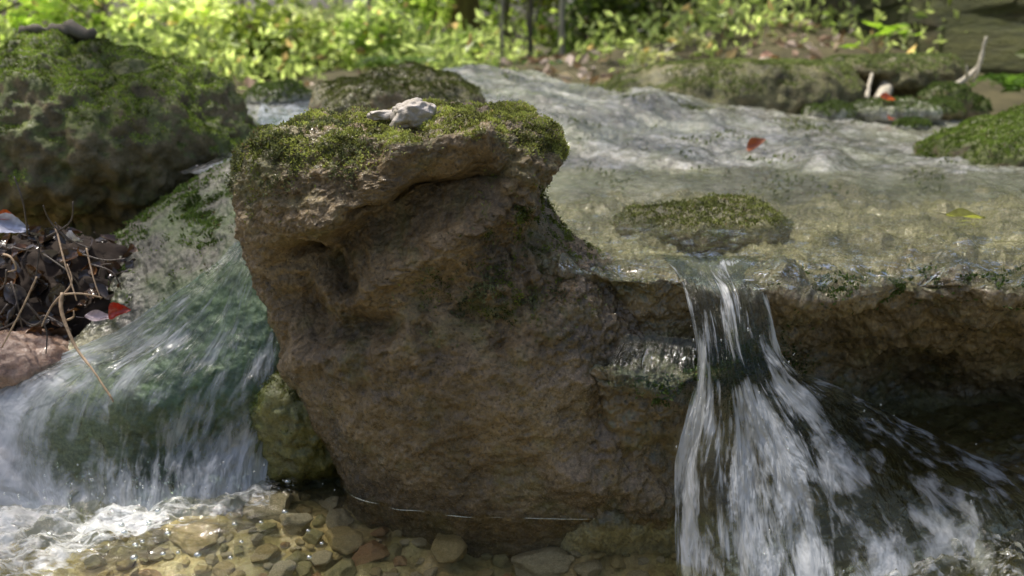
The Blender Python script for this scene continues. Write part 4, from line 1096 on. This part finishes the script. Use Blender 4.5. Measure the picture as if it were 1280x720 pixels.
# trees farther back, each with its own crown
far = [(-160, 11), (-40, 15), (60, 19), (150, 26), (235, 60), (395, 70), (505, 45), (548, 20), (630, 13), (700, 17), (760, 15), (830, 16), (900, 18), (1000, 20), (1150, 22), (1330, 16)]
flabs = ['sunlit tree off the left edge of the wood', 'tall yellow-green tree at the far left', 'tree with drooping bright leaves above the left bush', 'hazy pale tree behind the left bushes', 'dense tree above the rivulet', 'distant pale tree between the bushes', 'leafy tree behind the thin pale sapling', 'tree with low boughs behind the mossy trunk', 'olive tree right behind the mossy trunk', 'distant tree between the slim saplings', 'dark tree left of the bluff', 'shaded tree where the bluff begins', 'tree on top of the bluff, left part', 'tree on top of the bluff, middle part', 'tree on top of the bluff, right part', 'tree on the bluff beyond the right edge']
for k, (x, Y_) in enumerate(far):
    h = random.uniform(3.6, 5.0)
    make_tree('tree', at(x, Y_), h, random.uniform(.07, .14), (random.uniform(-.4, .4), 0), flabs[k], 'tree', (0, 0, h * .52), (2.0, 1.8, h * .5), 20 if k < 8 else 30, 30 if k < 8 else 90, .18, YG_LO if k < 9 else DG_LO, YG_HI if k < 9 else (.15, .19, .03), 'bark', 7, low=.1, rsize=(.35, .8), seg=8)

# rock bluff on the right
bl = []
NRb, NCb = 200, 360
s = np.linspace(0, 1, NCb); h = np.linspace(0, 1, NRb)
path = smoothpath([((q - 640) / F * Y_, Y_) for q, Y_ in ((735, 13), (800, 10.5), (880, 8.6), (980, 7.2), (1090, 5.8), (1170, 4.9), (1260, 4.25), (1380, 3.7), (1600, 3.2))], NCb)
x, y0 = path[:, 0], path[:, 1]
V = np.zeros((NRb, NCb, 3))
V[..., 0] = x[None]; V[..., 2] = .0 + h[:, None] * (2.3 + .3 * np.sin(s * 7)[None])
V[..., 1] = y0[None] + h[:, None] * .5
v = V.reshape(-1, 3)
lay = v[:, 2] * 3.6 + .5 * fbm(v * np.array([.5, .5, .6]), 3, seed=101)
st = np.abs((lay % 1) - .5) * 2
v[:, 1] += -.32 * sstep(.2, .42, st) * (.7 + .5 * fbm(v * np.array([.7, .7, 4]), 3, seed=103)) + .16 * fbm(v * np.array([1, 1, 3]), 4, seed=102) + .05 * fbm(v * np.array([5, 5, 12]), 4, seed=104)
B_ = thing('rock_bluff', (5, 7, 0), 'dark layered rock bluff walling the right side of the stream', 'rock bluff')
f = gridfaces(NRb, NCb); nn = mesh_normals(v, f)
part('rock_face', v, f, M['bluff'], B_, attrs={'moss': np.clip(.5 + fbm(v * 1.5, 3), 0, 1), 'wet': np.zeros(len(v))})
mk = np.clip(sstep(.0, .35, fbm(v * 1.4, 4, seed=105)), 0, 1) * sstep(.2, .6, np.abs(nn[:, 2]) + .2)
p, q, _ = scatter(v, f, 11000, mk); q[q[:, 1] > 0] *= -1
lv, lf = leaflets(p, q, .04 + .05 * rng.random(len(p)), .8, .6)
part('hanging_plants', lv, lf, M['foliage'], B_, smooth=False, colors=moss_colors(p, (.05, .08, .02), (.24, .30, .07), 2))['kind'] = 'stuff'

# broad-leaved seedling and ferns
def plant(name, base, leaves, label, cat, col, L, mat='foliage', stemh=.1):
    T = thing(name, base, label, cat)
    for k, (dx, dy, dz) in enumerate(leaves):
        e = np.array([dx, dy, dz])
        v, f = tube(smoothpath([base, base + e * np.array([.3, .3, .7]), base + e], 8), np.linspace(.004, .002, 8), 5); part('stem', v, f, M['twig'], T)
        me = leaf_mesh(L * random.uniform(.8, 1.2), L * .75, .3, tuple(np.array(col) * random.uniform(.8, 1.25)), seed=k + 31)
        o = link('leaf', me, M[mat], T); o.location = tuple(e); o.rotation_euler = (random.uniform(-.25, .25), random.uniform(-.35, .35), random.uniform(0, 6))
    return T
b_ = P(1092, 72, 3.75)
plant('seedling', b_, [(.05, 0, .12), (.10, .03, .10), (-.02, .0, .13), (.14, -.03, .09), (-.11, 0, .045), (-.08, .04, .05), (-.16, 0, -.02), (.02, -.05, .10), (.08, -.04, .125)], 'lime-green broad-leaved seedling behind the perched boulder', 'seedling', (.17, .27, .03), .10)
def fern(base, label, n_, L, col):
    T = thing('fern', base, label, 'fern')
    for k in range(n_):
        an = k / n_ * 6.28 + random.uniform(-.3, .3); m = 14
        t = np.linspace(0, 1, m)
        mid = base + np.stack([np.cos(an) * L * t, np.sin(an) * L * t, L * (.75 * t - .75 * t ** 2.4)], 1)
        ps, ds = [], []
        side = np.array([-math.sin(an), math.cos(an), 0])
        for i in range(1, m):
            for sg in (-1, 1):
                ps.append(mid[i]); ds.append(side * sg + np.array([math.cos(an), math.sin(an), 0]) * .35 + np.array([0, 0, -.15]))
        ps, ds = np.array(ps), np.array(ds); ds /= np.linalg.norm(ds, axis=1)[:, None]
        lv, lf = leaflets(ps, ds, np.repeat(L * .34 * (1 - t[1:]) ** .7 + .01, 2), .08, .35)
        tv, tf = tube(mid, np.linspace(.003, .001, m), 5)
        v, f = join([(lv, lf), (tv, tf)])
        part('frond', v, f, M['foliage'], T, smooth=False, colors=np.tile(np.array(col)[None] * random.uniform(.7, 1.2), (len(v), 1)))
fern(P(1282, 112, 3.3), 'green fern at the right edge beside the bluff foot', 9, .22, (.10, .18, .03))
fern(P(690, 88, 5.4), 'small fern on the bank below the slim saplings', 8, .25, (.10, .20, .05))
fern(P(500, 88, 4.6), 'pale fern just beyond the low dark humped rock', 9, .28, (.16, .24, .08))
# pale dry branch; sunlight painted into its leaf colours
T = twig([P(790, 92, 4.6), P(820, 76, 4.7), P(848, 52, 4.8), P(862, 34, 4.9)], .02, .006, 'palebark', 'pale fallen branch with leaves coloured as sunlit leaning left of the long flat boulder',
     [([P(815, 78, 4.7), P(800, 60, 4.7)], .008), ([P(840, 60, 4.8), P(875, 48, 4.8)], .008)], 'leafy_branch', cat='branch')
cc = [P(795, 88, 4.6), P(815, 78, 4.7), P(830, 68, 4.7), P(846, 54, 4.8), P(858, 40, 4.85), P(872, 50, 4.8), P(800, 64, 4.7)]
v, f, c_ = leaf_cloud(cc, [.07] * 7, [26] * 7, .05, (.40, .42, .24), (.68, .68, .48))
part('leaf_cluster', v, f, M['foliage'], T, smooth=False, colors=c_)

# unseen tree added out of frame; its crown blocks sun over the rocks
SUN_AZ = math.radians(-55); SUN_EL = math.radians(70)
sd = np.array([math.sin(SUN_AZ) * math.cos(SUN_EL), math.cos(SUN_AZ) * math.cos(SUN_EL), math.sin(SUN_EL)])
tb = np.array([-6.4, 6.2, float(gz(np.array(-6.4), np.array(6.2)))])
cen = np.array([.15, 1.35, .3]) + sd * 12.0
make_tree('added_shade_tree', tb, 10.5, .2, (1.6, .5), 'unseen tall leafy tree added left of the stream to shade the rocks', 'tree', cen - tb, (2.4, 1.9, .6), 46, 34, .10, DG_LO, (.16, .20, .03), 'bark', 12, rsize=(.35, .8))

# =========================================================================== LIGHT, SKY, CAMERA
w = bpy.data.worlds.new('World'); sc.world = w; w.use_nodes = True
nt = w.node_tree; nt.nodes.clear()
sky = nt.nodes.new('ShaderNodeTexSky'); sky.sky_type = 'NISHITA'; sky.sun_disc = False
sky.sun_elevation = SUN_EL; sky.sun_rotation = SUN_AZ; sky.dust_density = 5.0; sky.air_density = 1.0; sky.ozone_density = 1.0
bg = nt.nodes.new('ShaderNodeBackground'); bg.inputs[1].default_value = .15
wo = nt.nodes.new('ShaderNodeOutputWorld')
nt.links.new(sky.outputs[0], bg.inputs[0]); nt.links.new(bg.outputs[0], wo.inputs[0])
L = bpy.data.lights.new('sun', 'SUN'); L.energy = 5; L.angle = math.radians(.5); L.color = (1, .95, .86)
lo = bpy.data.objects.new('sun', L); COL.objects.link(lo)
lo.rotation_euler = Vector(-sd).to_track_quat('-Z', 'Y').to_euler(); lo.location = (-3, 4, 6)

cam = bpy.data.cameras.new('camera'); co = bpy.data.objects.new('camera', cam); COL.objects.link(co)
cam.sensor_width = 36; cam.lens = F / 1280 * 36; cam.clip_start = .02; cam.clip_end = 400
co.location = tuple(CAM); co.rotation_euler = (math.pi / 2 - PITCH, 0, 0)
cam.dof.use_dof = True; cam.dof.focus_distance = .98; cam.dof.aperture_fstop = 4.6
sc.camera = co
for o in list(bpy.data.objects):
    if '_base' in o: del o['_base']

sc.view_settings.view_transform = 'Standard'; sc.view_settings.look = 'None'; sc.view_settings.exposure = 0; sc.view_settings.gamma = 1
sc.render.engine = 'CYCLES'
cy = sc.cycles
cy.use_denoising = True
cy.max_bounces = 10; cy.transparent_max_bounces = 16; cy.diffuse_bounces = 4; cy.glossy_bounces = 4; cy.transmission_bounces = 6
cy.sample_clamp_indirect = 6; cy.caustics_reflective = False; cy.caustics_refractive = False
